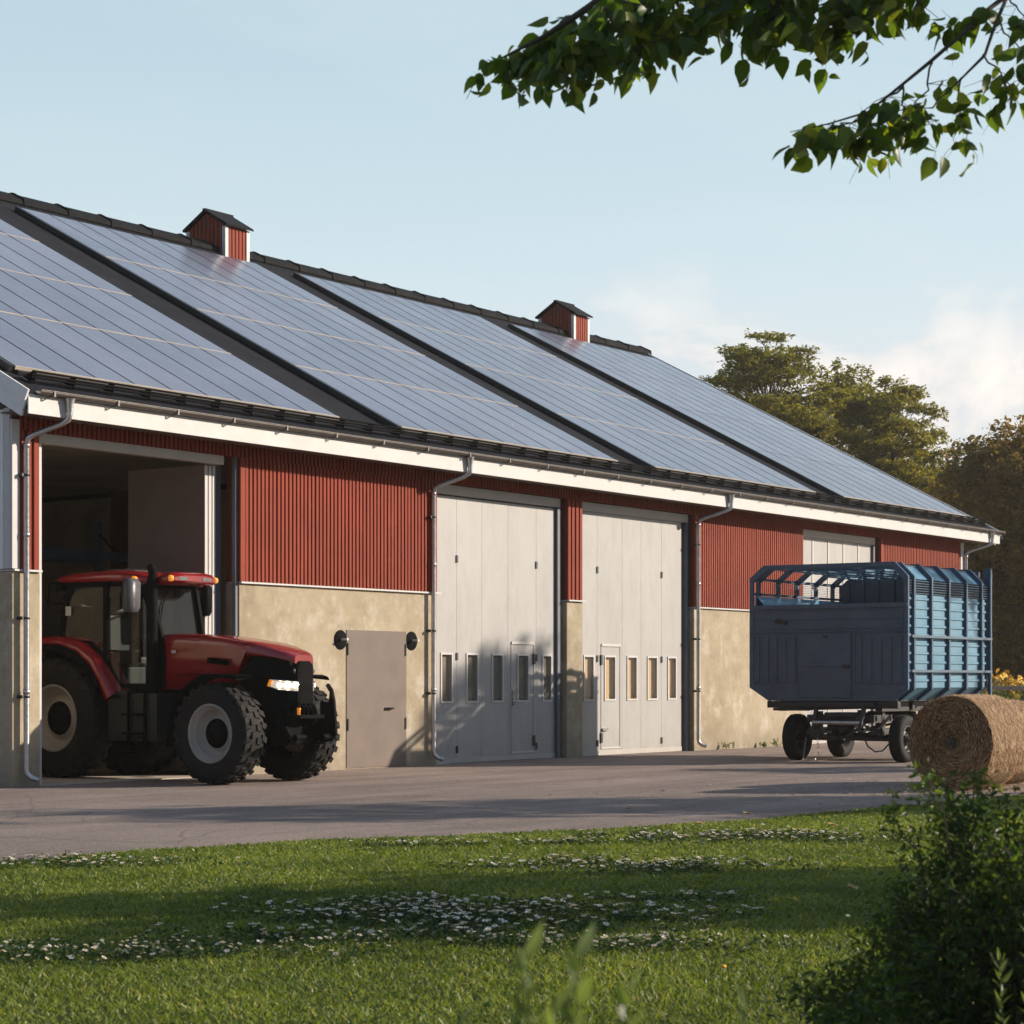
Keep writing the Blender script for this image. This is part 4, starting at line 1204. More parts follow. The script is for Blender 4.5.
def big_door(x0, x1, zt, wick, windows, seams, board, bd=.06):
    """folding door leaf group between x0 and x1 with its windows and wicket door"""
    y = DY
    b = MB()
    xs = [x0] + seams + [x1]
    zb = .035
    for i in range(len(xs) - 1):
        xa, xb = xs[i] + .0035, xs[i + 1] - .0035
        wins = [w for w in windows if xa - .01 < (w[0] + w[1]) / 2 < xb]
        if wins:
            w0, w1, z0, z1 = wins[0]
            b.box(xa, w0, y, y + .06, zb, zt); b.box(w1, xb, y, y + .06, zb, zt)
            b.box(w0, w1, y, y + .06, zb, z0); b.box(w0, w1, y, y + .06, z1, zt)
        else:
            b.box(xa, xb, y, y + .06, zb, zt)
    # seam backing
    for s in seams: b.box(s - .02, s + .02, y + .004, y + .05, zb, zt)
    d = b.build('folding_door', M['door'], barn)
    # bottom strip + wicket frame
    b = MB(); b.box(x0, x1, y - .012, y - .003, .005, .10); b.build('bottom_strip', M['header'], d)
    for (w0, w1, z0, z1) in windows:
        b = MB(); f = .035
        b.box(w0 - f, w1 + f, y - .016, y + .004, z1, z1 + f); b.box(w0 - f, w1 + f, y - .016, y + .004, z0 - f, z0)
        b.box(w0 - f, w0, y - .016, y + .004, z0, z1); b.box(w1, w1 + f, y - .016, y + .004, z0, z1)
        b.add([(w0, y + .012, z0), (w1, y + .012, z0), (w1, y + .012, z1), (w0, y + .012, z1)], [(0, 1, 2, 3)], 1)
        b.build('window', [M['white'], M['wglass']], d)
        b = MB(); b.box(w0 - .1, w1 + .1, y + bd, y + bd + .02, z0 - .1, z1 + .1); b.build('window_board', board, d)
    if wick:
        w0, w1, z1 = wick
        b = MB()
        b.box(w0, w1, y - .022, y - .003, z1, z1 + .05, 0); 
        for x in (w0, w1): b.box(x - .007, x + .007, y - .010, y - .002, .12, z1, 1)
        b.box(w0, w1, y - .014, y - .002, .13, .16, 0)
        b.build('wicket_frame', [M['white'], M['header']], d)
        b = MB()
        hx = w0 + .05 if windows[0][0] < 12 else w0 + .06
        if windows[0][0] < 12:
            b.lathe((hx, y - .03, 1.06), [(-.01, .03), (.028, .03)], 'y', 12); b.box(hx - .02, hx + .02, y - .02, y - .003, 1.0, 1.3)
            b.tube([(hx, y - .02, 1.1), (hx, y - .07, 1.1), (hx + .12, y - .07, 1.1)], .012, 8)
        else:
            b.box(w0 + .02, w0 + .2, y - .05, y - .003, .49, .54)
        b.build('door_handle', M['chrome'], d)
    # hinges
    hg = [(s, z, .025, .13, .02) for s in (seams[0], seams[-1]) for z in (3.62, 1.86, .18)]
    if wick:
        xh = wick[1] if windows[0][0] < 12 else wick[0]
        hg += [(xh, z, .03, .2, .028) for z in (1.80, .25)]
    for (hx, z, w, hh, dd) in hg:
        b = MB(); b.box(hx - w, hx + w, y - dd, y - .003, z, z + hh); b.build('hinge', M['black'], d)
    return d


def barn_doors():
    w1 = [(9.52, 9.81, 1.12, 1.955), (10.285, 10.59, 1.12, 1.955), (11.075, 11.37, 1.12, 1.955), (11.885, 12.20, 1.12, 1.955), (12.71, 12.97, 1.12, 1.955)]
    big_door(9.24, 13.10, 4.80, (11.66, 12.39, 2.17), w1, [9.97, 10.74, 11.56, 12.36 + .12], M['blindg'])
    w2 = [(14.14, 14.45, 1.12, 1.955), (14.89, 15.24, 1.12, 1.955), (15.73, 16.05, 1.12, 1.955), (16.51, 16.84, 1.12, 1.955), (17.31, 17.60, 1.12, 1.955)]
    big_door(13.92, 17.84, 4.82, (14.74, 15.44, 2.17), w2, [14.60, 15.52, 16.24, 17.04], M['blind'], .072)
    big_door(23.14, 27.0, 4.82, None, [], [23.8, 24.6, 25.4, 26.2], M['blindg'])
    b = MB()   # white cover strips of the far door
    for x in (23.8, 24.6, 25.4, 26.2): b.box(x - .03, x + .03, DY - .014, DY - .002, .3, 4.80)
    b.build('cover_strip', M['white'], barn)
    # headers and guides
    for (a, c) in OPEN:
        b = MB()
        if a == 0.: b.box(-.07, 3.78, .02, .16, 4.86, 5.0)
        else: b.box(a, c - .1, DY - .06, DY + .1, 4.825, 5.0)
        b.build('door_header', M['header'], barn, bevel=.006)
        b = MB()
        if a > 0:
            b.box(c - .20 - .0, c - .11, DY - .06, DY + .06, 0, 4.82); b.box(c - .108, c - .004, DY + .02, DY + .12, 0, 5.0)
            b.box(a + .004, a + .05, DY - .02, DY + .10, 0, 5.0)
        b2 = b
        if a > 0: b.build('door_guide', M['jamb'], barn)
    # the open bay: guide rail left, folded leaves right
    b = MB(); b.box(.02, .075, .05, .11, 0, 4.86); b.build('door_guide', M['white'], barn)
    b = MB(); b.box(3.86, 4.0, .30, .38, 0, 4.86); b.box(4.04, 4.09, .02, .10, 0, 5.0); b.build('door_guide', M['jamb'], barn)
    for k, x in enumerate((3.60, 3.685, 3.77)):
        b = MB(); b.box(x, x + .05, .27, 1.95, .06, 4.86); b.box(x - .005, x + .055, .25, .268, .06, 4.86, 1); b.build('folded_leaf', [M['leafin'], M['white']], barn)
    # steel double door with lamps
    b = MB(); b.box(6.71, 8.32, -.012, .004, .02, 2.34)
    d = b.build('steel_door', M['steeldoor'], barn, bevel=.004)
    b = MB()
    for x in (6.73, 8.28):
        for z in (.65, 1.92): b.box(x, x + .025, -.03, -.013, z, z + .2)
    b.build('hinge', M['black'], d)
    b = MB(); b.box(7.72, 7.95, -.035, -.013, 1.0, 1.03); b.tube([(7.76, -.03, 1.015), (7.76, -.07, 1.015), (7.92, -.07, 1.015)], .012, 8); b.build('door_handle', M['black'], d)
    for (x, z) in ((6.56, 2.17), (8.47, 2.18)):
        b = MB(); b.lathe((x, 0, z), [(.0, .165), (-.008, .165), (-.014, .158), (-.016, .001)], 'y', 28)
        l = b.build('wall_lamp', M['blackm'], barn)
        b = MB(); b.tube([(x, -.03, z + .01), (x, -.15, z + .01)], .018, 10); b.tube([(x, -.15, z + .01), (x, -.165, z + .01)], .026, 10); b.build('lamp_arm', M['white'], l)


barn_shell(); barn_roof(); solar(); barn_doors()


def pallet_rack():
    root = empty('pallet_rack', (3.2, 6.6, 0), 'blue steel pallet rack standing in the dark bay behind the tractor', 'rack')
    for x in (1.5, 4.75, 8.0):
        for y in (6.2, 7.3):
            b = MB(); b.box(x - .06, x + .06, y - .05, y + .05, 0.01, 4.55); b.build('upright', M['blueb'], root)
        b = MB()
        for k in range(4): b.bar((x, 6.25, .4 + k), (x, 7.25, 1.3 + k), .03, .03)
        b.build('brace', M['black'], root)
    for xa, xb in ((1.56, 4.69), (4.81, 7.94)):
        for z in (1.7, 3.72):
            for y in (6.2, 7.3):
                b = MB(); b.box(xa, xb, y - .03, y + .03, z, z + .17); b.build('beam', M['blueb'], root)


pallet_rack()


# ------------------------------------------------------------------ wheels
def tyre(b, c, R_, W, rim, side, lugs, rows=2, lug_h=.03):
    """c: hub point at middle of tread, axle along x"""
    h = W / 2
    prof = [(-h * .82, rim), (-h * .98, rim + (R_ - rim) * .35), (-h, rim + (R_ - rim) * .6), (-h * .9, R_ - lug_h * 1.5), (-h * .72, R_ - lug_h), (0, R_ - lug_h * .6), (h * .72, R_ - lug_h), (h * .9, R_ - lug_h * 1.5), (h, rim + (R_ - rim) * .6), (h * .98, rim + (R_ - rim) * .35), (h * .82, rim)]
    b.lathe(c, prof, 'x', 56, 0, True)
    for sgn in (-1, 1):
        for fr in (.42, .62): b.lathe(c, [(sgn * h * 1.0, rim + (R_ - rim) * (fr - .03)), (sgn * (h * 1.0 + .006), rim + (R_ - rim) * fr), (sgn * h * 1.0, rim + (R_ - rim) * (fr + .03))], 'x', 56, 0, True)
    c = Vector(c)
    for k in range(lugs):
        for r in range(rows):
            for sgn in (-1, 1):
                a = 2 * math.pi * (k + (.5 if sgn > 0 else 0) + (r % 2) * .5) / lugs
                x0, x1 = sgn * h * (r / rows + .04), sgn * h * ((r + .82) / rows + .02)
                da = .9 * math.pi / lugs
                sk = da * .8 * (r + .5)
                def P(x, ang, rad): return c + Vector((x, rad * math.cos(ang), rad * math.sin(ang)))
                ro = R_ - (.004 if r == 0 else lug_h * .35)
                ri = R_ - lug_h * 1.8
                w = da * .62
                q = []
                for (x, rr) in ((x0, ri), (x1, ri)):
                    aa = a + sk * (abs(x) / h)
                    q += [P(x, aa - w, rr), P(x, aa + w, rr)]
                for (x, rr) in ((x0, ro), (x1, ro)):
                    aa = a + sk * (abs(x) / h)
                    q += [P(x, aa - w * .85, rr), P(x, aa + w * .85, rr)]
                b.add(q, [(4, 5, 7, 6), (0, 1, 5, 4), (1, 3, 7, 5), (3, 2, 6, 7), (2, 0, 4, 6)], 0)
    if rows > 1:   # shoulder blocks reaching down the sidewall
        for k in range(lugs):
            for sgn in (-1, 1):
                a = 2 * math.pi * (k + (.5 if sgn > 0 else 0) + .5 + .4) / lugs; w = .5 * math.pi / lugs
                q = []
                for x, rr in ((h * .86, R_ - lug_h * 1.6), (h * .99, rim + (R_ - rim) * .66)):
                    for e in (.0, .022):
                        for s in (-1, 1):
                            aa = a + s * w * (1 if e == 0 else .8)
                            q.append(c + Vector((sgn * (x + e), rr * math.cos(aa), rr * math.sin(aa))))
                b.add(q, [(2, 3, 7, 6), (0, 2, 6, 4), (1, 5, 7, 3), (4, 6, 7, 5), (0, 1, 3, 2)], 0)


def tractor_wheel(root, c, R_, W, rim, side, lugs, deep):
    """side -1: outer face towards -x"""
    b = MB(); tyre(b, c, R_, W, rim, side, lugs, 2, .038)
    w = b.build('wheel', M['rubber'], root)
    b = MB(); h = W / 2; s = side
    b.lathe(c, [(s * h * .84, rim + .012), (s * h * .90, rim + .014), (s * h * .92, rim - .004), (s * h * .84, rim - .025), (s * (h * .62), rim - .045), (s * (h * .60), rim - .065), (s * (h * .5), rim - .075), (s * (h * deep), rim * .72), (s * (h * deep), rim * .62), (s * (h * deep + .05), rim * .52), (s * (h * deep + .05), .001)], 'x', 48)
    b.build('rim', M['rim'], w)
    b = MB()
    b.lathe(c, [(s * (h * deep + .045), rim * .52), (s * (h * deep + .06), rim * .51), (s * (h * deep + .065), rim * .34), (s * (h * deep + .10), rim * .32), (s * (h * deep + .105), rim * .16), (s * (h * deep + .13), rim * .15), (s * (h * deep + .13), .001)], 'x', 32)
    for k in range(10):
        a = 2 * math.pi * k / 10; p = Vector(c) + Vector((s * (h * deep + .055), rim * .43 * math.cos(a), rim * .43 * math.sin(a)))
        b.lathe(p, [(0, .016), (s * .03, .016), (s * .03, .001)], 'x', 6)
    for k in range(8):
        a = 2 * math.pi * (k + .3) / 8; p = Vector(c) + Vector((s * (h * deep + .012), rim * .80 * math.cos(a), rim * .80 * math.sin(a)))
        b.lathe(p, [(0, .018), (s * .006, .018), (s * .006, .001)], 'x', 8)
    b.build('hub', M['tblack'], w)


def arc_pts(cy, cz, r, a0, a1, n):
    return [(cy + r * math.cos(R(a0 + (a1 - a0) * k / n)), cz + r * math.sin(R(a0 + (a1 - a0) * k / n))) for k in range(n + 1)]


def tractor():
    XC = 2.58
    YR, YF = 1.50, -1.78
    RR, RF = .92, .735
    root = empty('tractor', (XC, YR, 0), 'red farm tractor with black cab frame driving out of the open bay, headlamp lit', 'tractor')
    for sg in (-1, 1):
        tractor_wheel(root, (XC + sg * .76, YR, RR), RR, .50, .50, sg, 22, .15)
        tractor_wheel(root, (XC + sg * .80, YF, RF), RF, .46, .415, sg, 24, .02)
    # hood
    def ring(y, hw, zt, zb, shear=0., crown=.05, n=9):
        pts = []
        for k in range(n):
            t = k / (n - 1); a = math.pi * t
            c = math.cos(a); s = math.sin(a)
            x = -hw * (abs(c) ** .35) * (1 if c > 0 else -1) if abs(c) > 1e-6 else 0
            z = zt - .16 + (.16 + 0) * (s ** .5)
            pts.append((x, z))
        pts = [(-hw * 1.0, zb)] + pts + [(hw, zb)]
        return [(XC + x, y + shear * (zt - z), z) for x, z in pts]
    b = MB()
    rr = [ring(-.16, .42, 2.16, 1.36), ring(-.26, .44, 2.20, 1.36), ring(-.6, .44, 2.195, 1.36), ring(-1.1, .435, 2.165, 1.38), ring(-1.5, .425, 2.12, 1.40), ring(-2.0, .41, 2.05, 1.42, .55)]
    b.loft(rr, 0, True, True)
    hood = b.build('hood', M['tred'], root)
    b = MB()
    def cap(y, hw, zt, th): 
        n = 9; pts = []
        for k in range(n):
            a = math.pi * k / (n - 1); c = math.cos(a); s = math.sin(a)
            x = -hw * (abs(c) ** .35) * (1 if c > 0 else -1) if abs(c) > 1e-6 else 0
            pts.append((XC + x, y, zt - .12 + .12 * (s ** .5)))
        return [(XC - hw, y, zt - .12 - th)] + pts + [(XC + hw, y, zt - .12 - th)]
    b.loft([cap(-1.93, .412, 2.064, .10), cap(-2.2, .395, 2.015, .05), cap(-2.42, .355, 1.955, .01), cap(-2.60, .28, 1.90, .0), cap(-2.68, .20, 1.86, .0)], 0, True, True)
    b.build('hood_nose', M['tred'], hood)
    # side slots and plates
    b = MB()
    for k in range(9): b.box(XC - .478, XC - .455, -1.22 - k * .048, -1.245 - k * .048, 1.745 - k * .004, 1.83 - k * .004)
    b.build('cooling_slots', M['tblack'], hood)
    b = MB(); b.box(XC - .476, XC - .466, -.50, -.58, 1.90, 1.94); b.build('label_plate', M['white'], hood)
    b = MB(); b.box(XC - .474, XC - .464, -.62, -1.8, 1.575, 1.587); b.build('hood_seam', M['tblack'], hood)
    # grille block
    b = MB()
    def gr(y, hw, zt, zb): return [(XC - hw, y, zb), (XC - hw, y, zt - .06), (XC - hw + .06, y, zt), (XC + hw - .06, y, zt), (XC + hw, y, zt - .06), (XC + hw, y, zb)]
    b.loft([gr(-1.82, .388, 1.70, 1.10), gr(-2.05, .384, 1.88, 1.08), gr(-2.35, .345, 1.86, 1.06), gr(-2.58, .265, 1.82, 1.08), gr(-2.71, .165, 1.76, 1.12)], 0, False, True)
    g = b.build('grille', M['tblack'], root, bevel=.015)
    b = MB()
    for k in range(8): b.box(XC - .13, XC + .13, -2.712, -2.720, 1.16 + k * .035, 1.175 + k * .035)
    for k in range(4): b.box(XC - .13, XC + .13, -2.712, -2.720, 1.54 + k * .05, 1.56 + k * .05)
    b.build('grille_bars', M['tblack'], g)
    for sg in (-1, 1):
        def q(y, hw, z0, z1): return [(XC + sg * hw, y, z0), (XC + sg * hw, y, z1)]
        pr = [(-2.36, .358), (-2.48, .318), (-2.585, .279), (-2.66, .228), (-2.725, .175)]
        b = MB()
        vs = []
        for i, (y, hw) in enumerate(pr):
            z1 = 1.505 - .008 * i; z0 = 1.365 - .006 * i + (.0 if i else .035)
            vs += [(XC + sg * hw, y, z0), (XC + sg * hw, y, z1)]
        fs = [(2 * i, 2 * i + 2, 2 * i + 3, 2 * i + 1) if sg < 0 else (2 * i, 2 * i + 1, 2 * i + 3, 2 * i + 2) for i in range(len(pr) - 1)]
        b.add(vs, fs, 0, True)
        hl = b.build('headlight', M['lens'], g)
        md = hl.modifiers.new('thick', 'SOLIDIFY'); md.thickness = .02
        b = MB()
        for (y, hw, r_) in ((-2.49, .312, .036), (-2.60, .270, .042), (-2.69, .205, .034)):
            n_ = Vector((sg * .8, -.5, 0)).normalized()
            b.lathe((0, 0, 0), [(-.02, r_), (.012, r_), (.016, .001)], 'z', 16, 0, True, Matrix.Translation((XC + sg * hw, y, 1.425)) @ n_.to_track_quat('Z', 'Y').to_matrix().to_4x4())
        b.build('lamp_bulb', M['lamp'], hl)
        b = MB()
        vs2 = [Vector(v) for v in vs]
        top = [v for v in vs2[1::2]]; bot = [v for v in vs2[0::2]]
        b.tube(top + bot[::-1] + [top[0]], .009, 6)
        b.build('lamp_frame', M['chrome'], hl)
        b = MB(); b.bar((XC + sg * .368, -2.33, 1.41), (XC + sg * .362, -2.37, 1.50), .03, .04); b.build('side_marker', M['amber'], hl)
        for (y, z, hw) in ((-2.60, 1.74, .27), (-2.64, 1.63, .255)):
            b = MB(); b.lathe((XC + sg * (hw - .06), y - .02, z), [(0, .035), (-.02, .04), (-.025, .001)], 'y', 12); b.build('work_light', M['mirror'], g)
    # chassis
    b = MB()
    b.box(XC - .30, XC + .30, -2.3, 1.9, .62, 1.12); b.box(XC - .42, XC + .42, -1.2, .2, .85, 1.38); b.box(XC - .36, XC + .36, 1.1, 2.0, .75, 1.5)
    b.box(XC - .62, XC + .62, YF - .10, YF + .10, RF - .11, RF + .11); b.box(XC - .62, XC + .62, YR - .14, YR + .14, RR - .14, RR + .14)
    b.tube([(XC - .55, YF + .3, .62), (XC + .55, YF + .3, .62)], .03, 8)
    b.build('chassis', M['tblack'], root, bevel=.02)
    # tank and steps each side
    for sg in (-1, 1):
        b = MB()
        b.box(XC + sg * .42, XC + sg * .80, -.52, .50, .60, 1.30); b.box(XC + sg * .45, XC + sg * .84, .06, .46, 1.26, 1.345)
        b.box(XC + sg * .81, XC + sg * .82, -.02, .46, .66, 1.22)
        b.build('fuel_tank', M['tgrey'], root, bevel=.03)
        b = MB()
        for z in (.42, .70, .98): b.box(XC + sg * .80, XC + sg * 1.0, -.30, .02, z, z + .03)
        for y in (-.31, .03): b.box(XC + sg * .81, XC + sg * .86, y - .012, y + .012, .40, 1.32)
        b.build('step', M['tblack'], root, bevel=.006)
    # rear fenders
    for sg in (-1, 1):
        b = MB(); ri = 1.03
        outer = [(2.38, 1.50), (2.30, 1.95), (2.05, 2.13), (1.75, 2.17), (1.36, 2.16), (.98, 2.05), (.68, 1.86), (.46, 1.58), (.27, 1.30)]
        inner = [(2.33, 1.50), (2.25, 1.90), (2.02, 2.08), (1.75, 2.12), (1.36, 2.11), (1.0, 2.0), (.72, 1.81), (.51, 1.55), (.37, 1.30)]
        xa, xb = XC + sg * .50, XC + sg * .98
        n = len(outer)
        def bl(x, d): return [(x, y, z) for y, z in d]
        r1 = bl(xa, outer); r2 = bl(XC + sg * .90, outer)
        r3 = [(xb, y + (.02 if i > 5 else 0), z - .05) for i, (y, z) in enumerate(outer)]
        r4 = [(xb, y, z - .10) for y, z in inner]; r5 = bl(xa, inner)
        b.loft([r1, r2, r3, r4, r5], 0, True, False, False)
        for rr_ in (r1, ):
            pass
        fen = b.build('rear_fender', M['tred'], root)
        b = MB()
        mid = [(y, z - .07) for y, z in inner[1:-1]]
        low = [(y + .02, z - .20) for y, z in inner[1:-1]]
        b.loft([[(xb + sg * .01, y, z) for y, z in mid], [(xb + sg * .03, y, z - .02) for y, z in mid], [(xb + sg * .03, y, z) for y, z in low], [(xb - sg * .04, y, z) for y, z in low]], 0, True, False, False)
        b.build('fender_lip', M['tblack'], fen)
        b = MB(); b.prism([(2.2, 1.3), (2.2, 1.9), (1.75, 2.10), (1.36, 2.10), (.98, 2.0), (.68, 1.8), (.46, 1.5), (.35, 1.2), (.7, 1.3)], 'x', XC + sg * .50, XC + sg * .52); b.build('fender_liner', M['tblack'], fen)
    # front fenders
    for sg in (-1, 1):
        b = MB(); d = arc_pts(YF, RF, .86, 64, 175, 12)   # measured in (forward, z)
        d = [(2 * YF - y, z) if False else (y, z) for y, z in d]
        pts = [(YF - (y - YF), z) for y, z in d]
        pts = [(YF + .0 + (-1) * (y - YF) * -1, z) for y, z in pts]
        top = arc_pts(YF, RF + .01, .84, 112, 8, 14)
        top = [(y, z) for y, z in top]
        # extend a flat lip forwards
        path = [(YF - .50, RF + .82), (YF - .40, RF + .845), (YF - .2, RF + .85)] + arc_pts(YF, RF + .01, .845, 95, 0, 14) + [(YF + .86, RF - .15)]
        xa, xb = XC + sg * .62, XC + sg * 1.02
        b.loft([[(xa, y, z) for y, z in path], [(XC + sg * .98, y, z) for y, z in path], [(xb, y, z - .03) for y, z in path], [(xb, y - .01, z - .06) for y, z in path], [(xa, y, z - .03) for y, z in path]], 0, True, False, False)
        b.build('front_fender', M['tblack'], root)
    # front linkage: two arms with hooks
    for sg in (-1, 1):
        b = MB()
        x = XC + sg * .30; n0 = 0
        b.prism([(-2.45, 1.22), (-2.80, 1.08), (-3.10, .66), (-3.02, .56), (-2.6, .56), (-2.4, .8)], 'x', x - .03, x + .03)
        if sg > 0: b.prism([(a + .20, c) for a, c in [(-3.0, .56), (-3.42, .62), (-3.50, .72), (-3.46, 1.20), (-3.42, 1.36), (-3.34, 1.45), (-3.30, 1.42), (-3.38, 1.32), (-3.36, 1.18), (-3.20, 1.19), (-3.20, .96), (-3.08, .72)]], 'x', x + .1, x + .14)
        b.tube([(x, -2.70, .98), (x, -3.06, .66)], .045, 10)
        b.lathe((x, -3.05, .62), [(-.08, .06), (.08, .06)], 'x', 14); b.lathe((x, -3.2, .68), [(-.08, .045), (.12, .045)], 'x', 14)
        b.lathe((x, -2.62, .80), [(-.06, .05), (.06, .05), (.06, .001)], 'x', 14)
        b.v = [(v[0], v[1] + .36, v[2]) for v in b.v]
        b.build('linkage_arm', M['tblack'], root, bevel=.006)
    b = MB()
    b.box(XC - .34, XC + .34, -3.0, -2.45, .58, .66); b.box(XC - .26, XC + .26, -3.2, -2.98, .95, 1.0); b.box(XC - .24, XC + .24, -2.95, -2.9, .6, 1.06)
    for k in range(5): b.lathe((XC - .18 + k * .09, -3.02, 1.0), [(0, .025), (.07, .025), (.08, .03), (.10, .03), (.10, .001)], 'z', 10, 1 if k == 1 else 0)
    for k in range(4): b.tube([(XC - .15 + .1 * k, -2.95, 1.02), (XC - .14 + .09 * k, -3.08, 1.16), (XC - .1 + .06 * k, -3.18, 1.05)], .012, 6)
    b.v = [(v[0], v[1] + .36, v[2]) for v in b.v]
    b.build('coupling_block', [M['tblack'], M['amber']], root)
    # exhaust
    b = MB(); ex, ey = XC - .58, -.20
    b.tube([(ex, ey, 1.3), (ex, ey, 1.7), (ex, ey, 2.88), (ex, ey - .0, 2.96), (ex, ey - .02, 3.06), (ex, ey + .0, 3.14), (ex, ey + .04, 3.20)], [.095, .085, .085, .08, .07, .065, .055], 16)
    b.build('exhaust_pipe', M['tblack'], root)
    # cab: frame, glazing, roof
    xs = .76
    def tp(b):
        def k(y): return 1 if y > .5 else max(.60, 1 - .40 * (.5 - y) / .75)
        b.v = [(XC + (v[0] - XC) * k(v[1]), v[1], v[2]) for v in b.v]
        return b
    sidep = [(1.58, 2.05), (1.60, 2.25), (1.50, 2.72), (1.36, 2.98), (-.02, 2.98), (-.10, 2.70), (-.30, 1.95), (-.30, 1.38), (.42, 1.38), (.62, 1.75), (.95, 2.02)]
    win = [(1.50, 2.12), (1.52, 2.25), (1.42, 2.70), (1.30, 2.90), (.06, 2.90), (-.02, 2.66), (-.21, 1.95), (-.21, 1.45), (.36, 1.45), (.56, 1.82), (.90, 2.09)]
    for sg in (-1, 1):
        b = MB(); n = len(sidep)
        for xx0, xx1 in ((XC + sg * (xs - .05), XC + sg * xs),):
            v = [(xx1, y, z) for y, z in sidep] + [(xx1, y, z) for y, z in win] + [(xx0, y, z) for y, z in sidep] + [(xx0, y, z) for y, z in win]
            fs = []
            for i in range(n):
                j = (i + 1) % n
                fs += [(i, j, n + j, n + i), (2 * n + i, 3 * n + i, 3 * n + j, 2 * n + j), (i, 2 * n + i, 2 * n + j, j), (n + i, n + j, 3 * n + j, 3 * n + i)]
            b.add(v, fs, 0)
        # B-pillar
        b.bar((XC + sg * (xs - .02), .60, 1.74), (XC + sg * (xs - .02), .60, 2.94), .09, .05, 0, (1, 0, 0))
        fr = tp(b).build('cab_frame', M['tblack'], root)
        b = MB(); wr = [(y, z) for y, z in win if y >= .5] + [(.5, 1.7)]; wf = [(.5, 2.90)] + [(y, z) for y, z in win if y < .5] + [(.5, 1.70)]
        wr = [(1.50, 2.12), (1.52, 2.25), (1.42, 2.70), (1.30, 2.90), (.5, 2.90), (.5, 1.72), (.56, 1.82), (.90, 2.09)]; wf = [(.5, 2.90), (.06, 2.90), (-.02, 2.66), (-.21, 1.95), (-.21, 1.45), (.36, 1.45), (.5, 1.72)]
        for q in (wr, wf): b.add([(XC + sg * (xs - .025), y, z) for y, z in q], [tuple(range(len(q)))])
        tp(b).build('side_window', M['tglass'], fr)
        b = MB(); b.box(XC + sg * (xs - .03), XC + sg * (xs + .03), .50, .36, 1.92, 1.95); b.box(XC + sg * (xs + .003), XC + sg * (xs + .012), .47, .44, 1.915, 1.945, 1); b.build('door_handle', [M['tblack'], M['amber']], fr)
    b = MB(); b.box(XC - xs - .004, XC - xs - .001, 1.34, 1.46, 2.48, 2.62); b.build('label_plate', M['white'], root)
    b = MB()
    for p, q in (((-.30, 1.4), (-.30, 1.95)), ((-.30, 1.95), (-.02, 2.95)), ((1.58, 2.1), (1.5, 2.7)), ((1.5, 2.7), (1.36, 2.96))):
        for sg in (-1, 1): b.bar((XC + sg * (xs - .05), p[0], p[1]), (XC + sg * (xs - .05), q[0], q[1]), .10, .08, 0, (1, 0, 0))
    b.box(XC - xs + .05, XC + xs - .05, -.30, -.24, 1.38, 1.56); b.box(XC - xs + .05, XC + xs - .05, 1.35, 1.55, 1.45, 2.1); b.box(XC - xs + .05, XC + xs - .05, -.28, 1.4, 1.36, 1.40)
    b.box(XC - xs + .05, XC + xs - .05, -.04, .04, 2.90, 2.98); b.box(XC - xs + .05, XC + xs - .05, 1.32, 1.42, 2.88, 2.98)
    tp(b).build('cab_frame', M['tblack'], root)
    b = MB()
    a = XC - xs + .06; c = XC + xs - .06
    b.add([(a, -.28, 1.56), (c, -.28, 1.56), (c, -.28, 1.95), (a, -.28, 1.95)], [(0, 1, 2, 3)]); b.add([(a, -.28, 1.95), (c, -.28, 1.95), (c, -.02, 2.92), (a, -.02, 2.92)], [(0, 1, 2, 3)])
    tp(b).build('windscreen', M['tglass'], root)
    b = MB(); b.add([(a, 1.56, 2.1), (c, 1.56, 2.1), (c, 1.36, 2.9), (a, 1.36, 2.9)], [(3, 2, 1, 0)]); b.build('rear_window', M['tglass'], root)
    # interior
    b = MB(); b.box(XC - .27, XC + .27, .62, 1.12, 1.72, 1.86); b.box(XC - .26, XC + .26, 1.05, 1.2, 1.82, 2.5); b.box(XC - .14, XC + .14, 1.1, 1.2, 2.52, 2.72)
    b.box(XC - .2, XC + .2, .7, 1.05, 1.40, 1.72); b.build('seat', M['tgrey'], root, bevel=.04)
    b = MB(); b.box(XC - .5, XC - .34, .25, 1.0, 1.75, 1.95); b.box(XC - .2, XC + .2, -.2, .1, 1.4, 2.05); b.build('console', M['tgrey'], root, bevel=.03)
    b = MB(); ring = [(XC + .19 * math.cos(t * math.pi / 10), .25 + .10 * math.sin(t * math.pi / 10), 2.12 + .16 * math.sin(t * math.pi / 10)) for t in range(21)]; b.tube(ring, .015, 6, 0, False); b.tube([(XC, .0, 1.95), (XC, .25, 2.12)], .02, 6); b.build('steering_wheel', M['tblack'], root)
    # roof
    b = MB()
    def rf(y, hw, z0, z1): return [(XC - hw, y, z0), (XC - hw - .02, y, (z0 + z1) / 2), (XC - hw + .06, y, z1 - .02), (XC - hw * .5, y, z1), (XC + hw * .5, y, z1), (XC + hw - .06, y, z1 - .02), (XC + hw + .02, y, (z0 + z1) / 2), (XC + hw, y, z0)]
    b.loft([rf(1.70, .70, 3.00, 3.05), rf(1.60, .78, 2.99, 3.11), rf(1.2, .82, 2.985, 3.15), rf(.5, .82, 2.985, 3.16), rf(.1, .66, 2.97, 3.13), rf(-.10, .54, 2.93, 3.08), rf(-.20, .50, 2.93, 3.03)], 0, True, True)
    rofo = b.build('cab_roof', M['tred'], root)
    b = MB(); b.loft([rf(1.1, .34, 3.14, 3.17), rf(1.05, .38, 3.14, 3.20), rf(.62, .38, 3.15, 3.20), rf(.56, .34, 3.15, 3.17)], 0, True, True); b.build('roof_hatch', M['tgrey'], rofo)
    b = MB()
